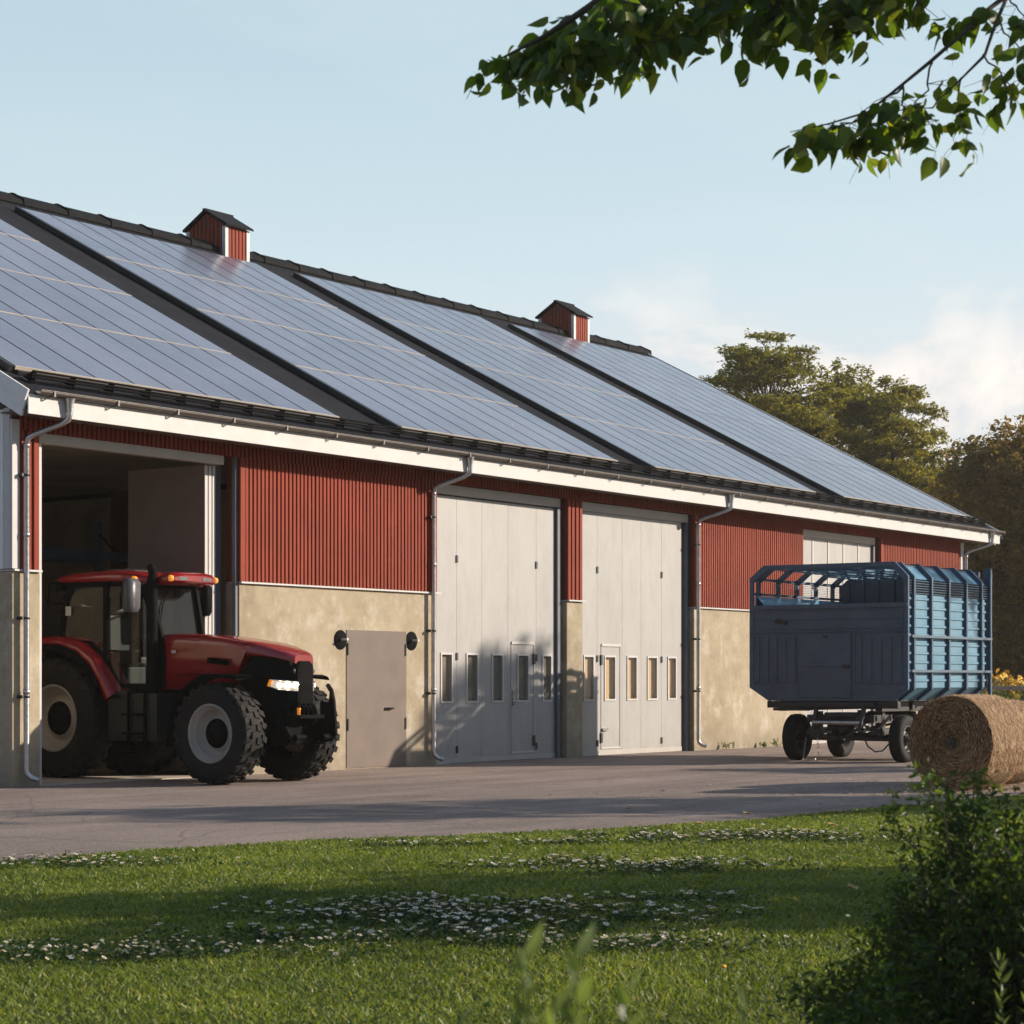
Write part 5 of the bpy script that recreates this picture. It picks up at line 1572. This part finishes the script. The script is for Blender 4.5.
    for sg in (-1, 1):
        def vis(y, w, z0, z1): return [(XC + sg * .80 - w, y, z0), (XC + sg * .80 - w, y, z1), (XC + sg * .80 + w, y, z1), (XC + sg * .80 + w, y, z0)]
    b.loft([rf(-.18, .48, 2.95, 3.06), rf(-.34, .50, 2.93, 3.12), rf(-.46, .48, 2.95, 3.11), rf(-.52, .42, 2.98, 3.06)], 0, True, True)
    b.build('roof_visor', M['tred'], rofo)
    for sg in (-1, 1):
        b = MB(); b.lathe((XC + sg * .47, -.47, 3.01), [(0, .05), (-.04, .042), (-.05, .001)], 'y', 14)
        b.build('indicator_lamp', M['amber'], rofo)
        b = MB(); b.lathe((XC + sg * .70, .06, 3.0), [(0, .05), (-.04, .042), (-.05, .001)], 'y', 14)
        b.build('indicator_lamp', M['amber'], rofo)
        b = MB(); b.box(XC + sg * .16, XC + sg * .34, -.515, -.525, 2.99, 3.04); b.build('roof_lamp', M['mirror'], rofo)
    # mirrors
    for sg, ym in ((-1, -.22), (1, .22)):
        b = MB(); x = XC + sg * (1.03 if sg < 0 else 1.0)
        b.tube([(XC + sg * .52, -.12, 2.90), (XC + sg * .8, ym + .0, 2.92), (x, ym, 2.92), (x, ym, 2.85)], .018, 8)
        mr = b.build('mirror_arm', M['tblack'], root)
        b = MB(); b.loft([[(x - .11, ym - .03, 2.50), (x + .11, ym - .03, 2.50), (x + .11, ym + .03, 2.50), (x - .11, ym + .03, 2.50)], [(x - .13, ym - .06, 2.56), (x + .13, ym - .06, 2.56), (x + .13, ym + .04, 2.56), (x - .13, ym + .04, 2.56)], [(x - .13, ym - .07, 2.93), (x + .13, ym - .07, 2.93), (x + .13, ym + .04, 2.93), (x - .13, ym + .04, 2.93)], [(x - .10, ym - .04, 2.99), (x + .10, ym - .04, 2.99), (x + .10, ym + .03, 2.99), (x - .10, ym + .03, 2.99)]], 0, True, True)
        b.add([(x - .11, ym + .042, 2.56), (x + .11, ym + .042, 2.56), (x + .11, ym + .042, 2.92), (x - .11, ym + .042, 2.92)], [(3, 2, 1, 0)], 1)
        if sg > 0: b.v = [(x + (v[0] - x) * .55, v[1], v[2]) for v in b.v]
        b.build('mirror', [M['mirror'] if sg < 0 else M['tblack'], M['chrome']], mr)
    # rear work lamps and rail
    b = MB(); b.tube([(XC - .6, 1.65, 3.0), (XC - .72, 1.86, 2.98), (XC - .74, 1.88, 2.68), (XC - .62, 1.64, 2.66)], .016, 8); b.box(XC - .70, XC - .52, 1.62, 1.74, 2.86, 3.0)
    b.build('rear_rail', M['tblack'], root)
    # wiper
    b = MB(); b.tube([(XC - .1, -.06, 2.88), (XC - .3, -.14, 2.6), (XC - .42, -.2, 2.3)], .01, 6); b.build('wiper', M['tblack'], root)


tractor()


# ------------------------------------------------------------------ livestock wagon
def wagon():
    x0, x1, ya, yb = 14.6, 18.30, -3.31, -6.53     # ya far side, yb near side
    root = empty('livestock_wagon', (16.4, -4.9, 0), 'blue ribbed livestock wagon with barred open top parked by the far doors', 'wagon')
    out = [(ya, 1.37), (ya - .42, 1.11), (yb + .30, 1.12), (yb, 1.34), (yb, 3.37), (yb + .26, 3.63), (ya - .30, 3.64), (ya, 3.40)]
    # front panel
    b = MB(); zt = 2.87
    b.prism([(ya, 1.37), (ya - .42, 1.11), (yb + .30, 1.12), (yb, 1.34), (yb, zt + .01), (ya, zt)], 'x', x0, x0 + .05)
    def rect(y0, y1, z0, z1, t=.014, w=.03):
        b.box(x0 - t, x0 - .001, y0, y1, z1 - w, z1); b.box(x0 - t, x0 - .001, y0, y1, z0, z0 + w)
        b.box(x0 - t, x0 - .001, y0, y0 - w, z0 + w, z1 - w); b.box(x0 - t, x0 - .001, y1 + w, y1, z0 + w, z1 - w)
    rect(ya - .05, yb + .08, 2.44, 2.80)
    b.box(x0 - .012, x0 - .001, ya - .08, yb + .1, 2.61, 2.63)
    b.box(x0 - .03, x0 - .001, ya, yb, zt - .05, zt + .03)
    b.box(x0 - .022, x0 - .001, ya, yb, 2.385, 2.415)
    for (y0, y1) in ((ya - .06, ya - 1.0), (ya - 2.17, yb + .06)):
        rect(y0, y1, 1.50 if False else 1.42, 2.37, .012, .02)
        n = 5
        for k in range(n):
            y = y0 + (y1 - y0) * (k + .5) / n
            b.prism([(y - .06, 0), (y - .04, 1), (y + .04, 1), (y + .06, 0)], 'z', 0, 1) if False else b.box(x0 - .016, x0 - .001, y - .055, y + .055, 1.46, 2.30)
    b.build('front_panel', M['wnavy'], root, bevel=.006)
    # hatch
    b = MB(); y0, y1 = ya - 1.06, ya - 2.11
    b.box(x0 - .03, x0 - .001, y0, y1, 1.18, 2.36); b.box(x0 - .045, x0 - .031, y0, y1, 1.75, 1.79)
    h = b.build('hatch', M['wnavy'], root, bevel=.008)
    b = MB(); b.box(x0 - .06, x0 - .031, y1 + .04, y1 + .16, 1.72, 1.78); b.box(x0 - .06, x0 - .031, (y0 + y1) / 2 - .04, (y0 + y1) / 2 + .04, 2.28, 2.32); b.build('latch', M['black'], h)
    b = MB(); b.bar((x0 - .04, ya - .55, 2.60), (x0 - .04, ya - .78, 2.56), .04, .06); b.lathe((x0 - .05, ya - .62, 2.6), [(-.02, .04), (.02, .04)], 'x', 12); b.build('latch', M['black'], root)
    # floor and far side, rear
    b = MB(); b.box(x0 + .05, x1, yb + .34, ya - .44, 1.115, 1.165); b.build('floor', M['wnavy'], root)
    # near side: ribbed sheets between the posts
    b = MB(); ys = yb + .055
    b.box(x0 + .05, x1, ys, ys + .03, 1.36, 3.06)
    z = 1.46
    while z < 3.0:
        b.prism([(ys, z), (ys - .022, z + .015), (ys - .022, z + .05), (ys, z + .065)], 'x', x0 + .06, x1 - .01); z += .165
    b.add([(x0 + .05, ys, 1.36), (x1, ys, 1.36), (x1, yb + .33, 1.13), (x0 + .05, yb + .33, 1.13)], [(3, 2, 1, 0)])
    b.add([(x0 + .05, ys + .03, 1.36), (x1, ys + .03, 1.36), (x1, yb + .36, 1.13), (x0 + .05, yb + .36, 1.13)], [(0, 1, 2, 3)])
    b.build('side_panel', M['wblue'], root)
    b = MB()
    for k in range(6): b.prism([(ys - .03, 3.07 + k * .045), (ys - .03, 3.08 + k * .045), (ys + .03, 3.10 + k * .045), (ys + .03, 3.09 + k * .045)], 'x', x0 + .05, x1)
    b.box(x0 + .05, x1, ys + .035, ys + .04, 3.06, 3.36)
    b.build('louvre_panel', M['wpost'], root)
    b = MB(); b.add([(x0 + .05, yb + .05, 3.34), (x1, yb + .05, 3.34), (x1, yb + .31, 3.60), (x0 + .05, yb + .31, 3.60), (x0 + .05, yb + .07, 3.33), (x1, yb + .07, 3.33), (x1, yb + .33, 3.585), (x0 + .05, yb + .33, 3.585)], [(0, 1, 2, 3), (7, 6, 5, 4), (0, 4, 5, 1), (3, 2, 6, 7)])
    b.build('roof_edge', M['wblue'], root)
    # far side panel, open rails above
    b = MB(); yf = ya - .08
    b.box(x0 + .05, x1, yf - .03, yf, 1.36, 3.08)
    z = 1.5
    while z < 2.9:
        b.prism([(yf, z), (yf + .02, z + .015), (yf + .02, z + .05), (yf, z + .065)], 'x', x0 + .06, x1 - .01); z += .165
    b.add([(x0 + .05, yf, 1.36), (x1, yf, 1.36), (x1, ya - .44, 1.13), (x0 + .05, ya - .44, 1.13)], [(0, 1, 2, 3)])
    b.add([(x0 + .05, yf - .03, 3.08), (x1, yf - .03, 3.08), (x1, yf - .30, 2.78), (x0 + .05, yf - .30, 2.78), (x0 + .05, yf - .03, 3.05), (x1, yf - .03, 3.05), (x1, yf - .30, 2.75), (x0 + .05, yf - .30, 2.75)], [(3, 2, 1, 0), (4, 5, 6, 7), (2, 3, 7, 6)])
    b.build('side_panel', M['wblue'], root)
    b = MB()
    for z in (3.10, 3.38): b.box(x0 + .03, x1, ya - .07, ya - .02, z, z + .045)
    for k in range(7): b.box(x0 + .8, x1 - .05, ya - .055, ya - .04, 3.17 + k * .034, 3.176 + k * .034)
    b.build('side_rail', M['wpost'], root)
    # hoops (posts right round the body)
    hx = [x0 + .0, x0 + .26, 15.62, 16.40, 17.20, 17.93]
    for i, x in enumerate(hx):
        b = MB(); w = .055 if i == 0 else .062; d = .07 if i == 0 else .06
        if i == 0: x -= .008
        o = out; n = len(o)
        cy, cz = (ya + yb) / 2, 2.4
        def inset(p, k): 
            return (p[0] + (k if p[0] < cy else -k), p[1] + (k if p[1] < cz else -k))
        inn = [inset(p, d) for p in o]
        oo = [inset(p, -.012) for p in o]
        for j in range(n):
            if i == 0 and j in (0, 1, 2): pass
            k = (j + 1) % n
            if j == 1: continue
            v = [(x, *oo[j]), (x, *oo[k]), (x, *inn[k]), (x, *inn[j]), (x + w, *oo[j]), (x + w, *oo[k]), (x + w, *inn[k]), (x + w, *inn[j])]
            b.add(v, [(0, 1, 2, 3), (7, 6, 5, 4), (0, 4, 5, 1), (2, 6, 7, 3), (1, 5, 6, 2), (0, 3, 7, 4)])
        b.build('hoop', M['wpost'], root, bevel=.006)
    # rails along the near side
    b = MB()
    for z in (2.29, 1.66): b.box(x0 + .1, x1 + .05, yb - .05, yb - .015, z - .02, z + .025)
    b.build('side_rail', M['wpale'], root)
    # roof slats
    b = MB()
    for k, y in enumerate((ya - .62, ya - .98, ya - 1.34, ya - 1.72, ya - 2.1, ya - 2.48)):
        for j in range(len(hx) - 2):
            xa, xb = hx[j + 1] + .12, hx[j + 2] - .04
            if k < 1 and j < 2: continue
            b.box(xa, xb, y - .11, y + .07, 3.50, 3.535)
    b.build('roof_slat', M['wblue'], root)
    b = MB()
    for y in (ya - .30, yb + .30, ya - 1.9): b.box(x0, x1, y - .02, y + .02, 3.575, 3.60)
    b.build('roof_rail', M['wpost'], root)
    # rear wall and frame
    b = MB(); b.prism([inset(p, .03) for p in out], 'x', x1 - .06, x1 - .02)
    for k in range(9):
        y = ya - .25 - k * .33; b.box(x1 - .09, x1 - .061, y - .02, y + .02, 1.3, 3.5)
    b.build('rear_wall', M['wnavy'], root)
    b = MB()
    for y in (yb + .0, yb + .25): b.box(x1 + .0, x1 + .07, y - .035, y + .035, 1.2, 3.60)
    for k in range(6): b.box(x1 + .01, x1 + .06, yb + .035, yb + .215, 1.45 + k * .38, 1.48 + k * .38)
    b.box(x1 + .005, x1 + .09, yb - .03, yb + .12, 3.35, 3.66)
    b.build('rear_ladder', M['wpost'], root, bevel=.004)
    # chassis
    b = MB()
    b.box(x0 + .1, x1, yb + .55, yb + .67, .92, 1.11); b.box(x0 + .1, x1, ya - .67, ya - .55, .92, 1.11); b.box(x0 + .02, x0 + .14, yb + .2, ya - .35, .98, 1.105)
    b.box(x0 - .08, x0 + .02, ya - .7, yb + .62, 1.0, 1.09)
    for x in (15.9, 17.2): b.box(x, x + .1, yb + .5, ya - .5, .95, 1.10)
    b.box(x0 - .12, x0 - .06, ya - .55, ya - 1.3, .93, .98)
    b.build('chassis', M['black'], root, bevel=.008)
    YW = (-4.14, -6.30)
    for xa in (14.92, 16.72):
        b = MB(); b.tube([(xa, YW[0], .43), (xa, YW[1], .43)], .055, 10)
        for y in (YW[0] - .45, YW[1] + .45):
            b.box(xa - .45, xa + .45, y - .04, y + .04, .50, .56); b.box(xa - .40, xa + .4, y - .035, y + .035, .57, .62); b.box(xa - .06, xa + .06, y - .06, y + .06, .40, .92)
        b.box(xa - .38, xa + .38, YW[0] - .4, YW[0] - .5, .72, .86); b.box(xa - .38, xa + .38, YW[1] + .4, YW[1] + .5, .72, .86)
        b.lathe((xa, sum(YW) / 2, 0), [(.80, .42), (.80, .46), (.90, .46), (.90, .42)], 'z', 28)
        b.bar((xa - .3, YW[0] - .4, .8), (xa - .3, YW[1] + .4, .8), .08, .10); b.bar((xa + .3, YW[0] - .4, .8), (xa + .3, YW[1] + .4, .8), .08, .10)
        b.bar((xa - .3, YW[0] - .4, .52), (xa + .3, YW[1] + .5, .78), .03, .05); b.bar((xa - .2, YW[1] + .5, .5), (xa + .1, YW[1] + .3, .85), .03, .05)
        b.build('axle', M['black'], root)
        for sg, y in ((1, YW[0]), (-1, YW[1])):
            b = MB(); c = Vector((xa, y, .43)); W = .25; rim = .235; h = W / 2
            prof = [(-h * .8, rim), (-h, rim + .08), (-h * .98, .36), (-h * .82, .415), (-h * .4, .43), (0, .432), (h * .4, .43), (h * .82, .415), (h * .98, .36), (h, rim + .08), (h * .8, rim)]
            b.lathe(c, prof, 'y', 44)
            for k in (-.55, -.2, .2, .55): b.lathe(c, [(h * k - .008, .434), (h * k - .006, .438), (h * k + .006, .438), (h * k + .008, .434)], 'y', 44)
            wh = b.build('wheel', M['rubber'], root)
            b = MB(); s = sg
            b.lathe(c, [(s * h * .82, rim + .006), (s * h * .86, rim), (s * h * .5, rim - .03), (s * h * .1, rim - .05), (s * h * .1, .15), (s * h * .4, .12), (s * h * .45, .075), (s * h * .95, .07), (s * h * 1.0, .001)], 'y', 32)
            b.lathe(c, [(-s * h * .82, rim + .006), (-s * h * .5, rim - .03), (s * h * .08, rim - .05), (s * h * .08, .001)], 'y', 32)
            for k in range(6):
                a = k * math.pi / 3; b.lathe(c + Vector((.1 * math.sin(a), s * h * .42, .1 * math.cos(a))), [(0, .014), (s * .03, .014), (s * .03, .001)], 'y', 6)
            b.build('rim', M['tgrey'], wh)
    # drawbar folded up across the front, hose, chain
    b = MB(); b.tube([(14.36, -4.75, .72), (14.34, -5.72, .72)], .035, 12); b.build('drawbar', M['galv'], root)
    b = MB(); b.bar((14.5, -4.75, .98), (14.36, -4.75, .45), .07, .07); b.bar((14.5, -5.72, 1.0), (14.34, -5.72, .66), .07, .07)
    b.bar((14.34, -5.72, .68), (14.6, -6.0, .55), .05, .06); b.lathe((14.34, -5.86, .66), [(-.04, .06), (.04, .06)], 'x', 14); b.box(14.3, 14.44, -4.72, -4.95, .44, .60)
    b.lathe((14.36, -5.35, .40), [(-.06, .07), (.06, .07), (.06, .001)], 'x', 14); b.bar((14.38, -4.9, .50), (14.38, -5.4, .42), .04, .04)
    b.bar((14.36, -4.92, .50), (14.36, -5.40, .42), .05, .05); b.bar((14.36, -5.35, .42), (14.34, -5.76, .66), .04, .05); b.build('drawbar_mount', M['black'], root, bevel=.005)
    b = MB()
    for (y, d) in ((-4.62, -.1), (-4.86, .05)):
        for k in range(10):
            z = .42 - k * .042; b.lathe((14.34, y - d * k * .06, z), [(-.006, .016), (.0, .02), (.006, .016)], 'x' if k % 2 else 'y', 8)
    b.tube([(14.34, -4.57, .03), (14.33, -4.72, .025), (14.32, -4.83, .05)], .018, 8)
    b.build('chain', M['alu'], root)
    b = MB(); b.tube([(14.5, -5.72, .45), (14.48, -5.8, .3), (14.47, -5.95, .2), (14.48, -6.1, .22), (14.6, -6.18, .36)], .014, 8); b.build('hose', M['black'], root)


wagon()


# ------------------------------------------------------------------ straw bales
def bale(c, r, L, ang, label):
    """lying round bale, axis along direction ang in plan, near end at c"""
    c = Vector(c); ax = Vector((math.cos(ang), math.sin(ang), 0)); sd = Vector((-math.sin(ang), math.cos(ang), 0)); up = Vector((0, 0, 1))
    root = empty('straw_bale', (c.x, c.y, 0), label, 'bale', 'round straw bales at the yard edge')
    b = MB(); n = 72; rings = []
    rad = [1 + .018 * math.sin(3 * t * 2 * math.pi / n + 1) + random.gauss(0, .006) for t in range(n)]
    def P(a, rr, k):
        t = 2 * math.pi * k / n; q = rr * rad[k % n]
        z = q * math.sin(t)
        return c + ax * a + sd * q * math.cos(t) + up * (max(z, -r + .012) + r - .012)
    for a, rr in ((.10, .04), (.07, .12), (.03, .3), (.0, r * .75), (.012, r * .95), (.05, r * .995), (.2, r), (L * .5, r * 1.006), (L - .2, r), (L - .05, r * .995), (L, r * .93), (L - .02, r * .5), (L - .05, .04)):
        rings.append([P(a, rr, k) for k in range(n)])
    b.loft(rings, 0, True, True)
    body = b.build('bale_body', M['strawbase'], root)
    b = MB(); q = c + up * r; b.tube([q - ax * .03, q + ax * .12], .075, 16); b.tube([q - ax * .045, q - ax * .02], .03, 12); b.build('bale_core', M['bark'], root)
    # straw ends: rolled in a spiral
    V, F, MI = [], [], []
    def strand(p, d, nrm, ln, w, mi):
        s = d.cross(nrm).normalized() * w; e = len(V)
        m = p + d * ln * .5 + nrm * ln * .05
        V.extend([p - s, p + s, m + s, m - s, p + d * ln + nrm * random.uniform(-.01, .03)]); F.extend([(e, e + 1, e + 2), (e, e + 2, e + 3), (e + 3, e + 2, e + 4)])
    for end, N in ((0, 11000), (1, 3000)):
        for _ in range(N):
            rr = r * math.sqrt(random.uniform(.006, 1.0)); t = random.uniform(0, 2 * math.pi)
            turn = rr / .032; band = math.sin((turn - t / (2 * math.pi)) * 2 * math.pi)
            if band < -.3 and random.random() < .85: continue
            d = -sd * math.sin(t) + up * math.cos(t)
            d = (d + (sd * math.cos(t) + up * math.sin(t)) * random.gauss(-.12, .28)).normalized()
            nr = -ax if end == 0 else ax
            base = (.09 * max(0, 1 - rr / .35) if end == 0 else L - .02)
            if end: base = L
            p = c + ax * base + sd * rr * math.cos(t) + up * (max(rr * math.sin(t), -r + .02) + r - .012) + nr * random.uniform(-.004, .022 + .012 * band)
            d = (d + nr * random.uniform(-.1, .30)).normalized()
            strand(p, d, nr, random.uniform(.035, .10), random.uniform(.003, .0075), 0)
    np_obj('bale_end', [tuple(v) for v in V], F, M['strawend'], root)
    V, F = [], []
    for _ in range(26000):
        a = random.uniform(.0, L); t = random.uniform(-.6, math.pi + .6)
        nr = sd * math.cos(t) + up * math.sin(t); tn = -sd * math.sin(t) + up * math.cos(t)
        rr = r * rad[int(t / (2 * math.pi) * n) % n] + random.uniform(-.004, .012)
        p = c + ax * a + nr * rr + up * (r - .012)
        if p.z < .02: continue
        d = (tn * random.choice((1, -1)) + ax * random.gauss(0, .35) + nr * random.uniform(-.05, .18)).normalized()
        strand(p, d, nr, random.uniform(.04, .12), random.uniform(.0015, .004), 0)
    np_obj('straw', [tuple(v) for v in V], F, M['straw'], root)


bale((6.42, -10.95, 0), .645, .92, R(-8), 'straw bale at the right, its rolled end facing the viewer')
bale((7.72, -10.52, 0), .60, 1.30, R(-12), 'straw bale behind the other one, only its pale curved side showing')

def litter():
    V, F = [], []
    for _ in range(1500):
        x = random.gauss(7.0, 1.1); y = random.gauss(-11.1, .55)
        if random.random() < .25: x = random.gauss(6., 2.5); y = random.gauss(-10.4, 1.2)
        if y < lawn_edge_y(x): continue
        a = random.uniform(0, 6.28); l = random.uniform(.03, .11); w = random.uniform(.0012, .003); e = len(V)
        dx, dy = math.cos(a), math.sin(a); z = .006 + random.uniform(0, .012)
        V += [(x - dy * w, y + dx * w, z), (x + dy * w, y - dx * w, z), (x + dx * l + dy * w, y + dy * l - dx * w, z + random.uniform(0, .02)), (x + dx * l - dy * w, y + dy * l + dx * w, z + .008)]
        F.append((e, e + 1, e + 2, e + 3))
    tag(np_obj('loose_straw', V, F, M['straw']), 'loose straw strewn on the asphalt around the bales', 'straw', kind='stuff')


litter()
for (x, y, h), l in [((19.3, -.16, .22), 'small green weed at the foot of the wall just right of the third downpipe'), ((20.9, -.12, .12), 'tiny weed at the foot of the concrete wall, left of the wagon wheel'), ((21.4, -.14, .20), 'green weed at the foot of the concrete wall behind the wagon wheel')]:
    sprig('weed', Vector((x, y, 0)), [(random.gauss(0, .06), random.gauss(0, .02), h * random.uniform(.5, 1), random.gauss(0, .08)) for _ in range(7)], l, .045, thick=.003, per=14, wd=(.14, .24))

# ------------------------------------------------------------------ evening haze
hb = MB(); hb.box(-75, 425, -95, 335, -1.1, 24)
hm = bpy.data.materials.new('haze'); hm.use_nodes = True
_nt = hm.node_tree; _nt.nodes.remove(_nt.nodes['Principled BSDF'])
_pv = _nt.nodes.new('ShaderNodeVolumePrincipled'); _pv.inputs['Color'].default_value = (1, .90, .76, 1)
_pv.inputs['Density'].default_value = HAZE_D; _pv.inputs['Anisotropy'].default_value = .55
_nt.links.new(_pv.outputs[0], _nt.nodes['Material Output'].inputs['Volume'])
tag(hb.build('haze', hm), 'faint warm evening haze over the whole farmyard', 'haze', kind='stuff')

# ------------------------------------------------------------------ world, sun, camera
def world():
    w = bpy.data.worlds.new('World'); SC.world = w; w.use_nodes = True
    nt = w.node_tree; bg = nt.nodes['Background']
    sky = nt.nodes.new('ShaderNodeTexSky'); sky.sky_type = 'NISHITA'; sky.sun_disc = False
    sky.sun_elevation = SUN_EL; sky.sun_rotation = math.atan2(SUND.x, SUND.y)
    sky.air_density = 1.0; sky.dust_density = 1.4; sky.ozone_density = 1.5
    tc = nt.nodes.new('ShaderNodeTexCoord')
    sp = nt.nodes.new('ShaderNodeSeparateXYZ'); nt.links.new(tc.outputs['Generated'], sp.inputs[0])
    def cl(scale, zs, loc, lo, hi, det=9):
        mp = nt.nodes.new('ShaderNodeMapping'); mp.inputs['Scale'].default_value = (1, 1, zs); mp.inputs['Location'].default_value = loc
        nt.links.new(tc.outputs['Generated'], mp.inputs['Vector'])
        n = node(nt, 'ShaderNodeTexNoise', Scale=scale, Detail=det, Roughness=.58, Distortion=.35)
        nt.links.new(mp.outputs[0], n.inputs['Vector'])
        return n.outputs['Fac'], ramp(nt, n.outputs['Fac'], [(lo, (0, 0, 0)), (hi, (1, 1, 1))])
    f1, m1 = cl(9.5, 1.7, CLOUD_LOC, .49, .56)
    band = ramp(nt, sp.outputs['Z'], [(.0, (1, 1, 1)), (.14, (1, 1, 1)), (.20, (0, 0, 0))])
    f2, m2 = cl(2.2, 3.5, (3.1, 1.2, .4), .42, .78, 6)
    hzf = ramp(nt, sp.outputs['Z'], [(0, (.92,) * 3), (.35, (.88,) * 3), (.55, (.6,) * 3), (.9, (.1,) * 3)])
    hzc = ramp(nt, sp.outputs['Z'], [(0, (.56, .52, .49)), (.10, (.53, .555, .56)), (.18, (.46, .55, .585)), (.33, (.34, .46, .52)), (.6, (.25, .37, .47))])
    def gain(c, k):
        v = nt.nodes.new('ShaderNodeVectorMath'); v.operation = 'SCALE'; v.inputs['Scale'].default_value = k
        nt.links.new(c, v.inputs[0]); return v.outputs[0]
    c = mixc(nt, hzf, sky.outputs[0], gain(hzc, 1 / SKY))
    veil = mixc(nt, 1., m2, (.30, .30, .30), 'MULTIPLY')
    c = mixc(nt, veil, c, tuple(v / SKY for v in (.58, .60, .61)))
    tone = ramp(nt, f1, [(.49, (.50, .51, .55)), (.55, (.60, .585, .58)), (.66, (.76, .70, .65))])
    mk = mixc(nt, 1., m1, band, 'MULTIPLY'); mk = mixc(nt, 1., mk, (.85, .85, .85), 'MULTIPLY')
    c = mixc(nt, mk, c, gain(tone, 1 / SKY))
    dv = nt.nodes.new('ShaderNodeVectorMath'); dv.operation = 'DOT_PRODUCT'
    nt.links.new(tc.outputs['Generated'], dv.inputs[0]); dv.inputs[1].default_value = (.92, .39, 0)
    mpx = nt.nodes.new('ShaderNodeMapRange'); mpx.interpolation_type = 'SMOOTHSTEP'
    mpx.inputs['From Min'].default_value = -.4; mpx.inputs['From Max'].default_value = .92
    mpx.inputs['To Min'].default_value = 0; mpx.inputs['To Max'].default_value = 1
    nt.links.new(dv.outputs['Value'], mpx.inputs['Value'])
    c = mixc(nt, 1., c, mixc(nt, mpx.outputs[0], (.44, .50, .62), (1.06, 1.06, 1.06)), 'MULTIPLY')
    nt.links.new(c, bg.inputs['Color']); bg.inputs['Strength'].default_value = SKY


CLOUD_LOC = (4., 1., .3)
SKY = .12
world()

sun = bpy.data.lights.new('sun', 'SUN'); sun.energy = 4.6; sun.angle = R(.55); sun.color = (1, .87, .73)
so = bpy.data.objects.new('sun', sun); COL.objects.link(so)
so.rotation_euler = SUND.to_track_quat('Z', 'Y').to_euler()

cam = bpy.data.cameras.new('camera'); co = bpy.data.objects.new('camera', cam); COL.objects.link(co)
co.location = (CX, CY, CH); co.rotation_euler = (R(90), 0, math.atan2(ST, CT) - R(90))
cam.sensor_width = 36; cam.lens = 36 * 2100 / 1024; cam.shift_y = (680 - 512) / 1024
cam.clip_end = 3000; cam.clip_start = .1
cam.dof.use_dof = True; cam.dof.focus_distance = 27; cam.dof.aperture_fstop = 6.3
SC.camera = co
SC.view_settings.view_transform = 'Standard'; SC.view_settings.look = 'None'; SC.view_settings.exposure = .52; SC.view_settings.gamma = 1
SC.render.engine = 'CYCLES'
SC.cycles.use_denoising = True
SC.cycles.max_bounces = 8; SC.cycles.transparent_max_bounces = 12
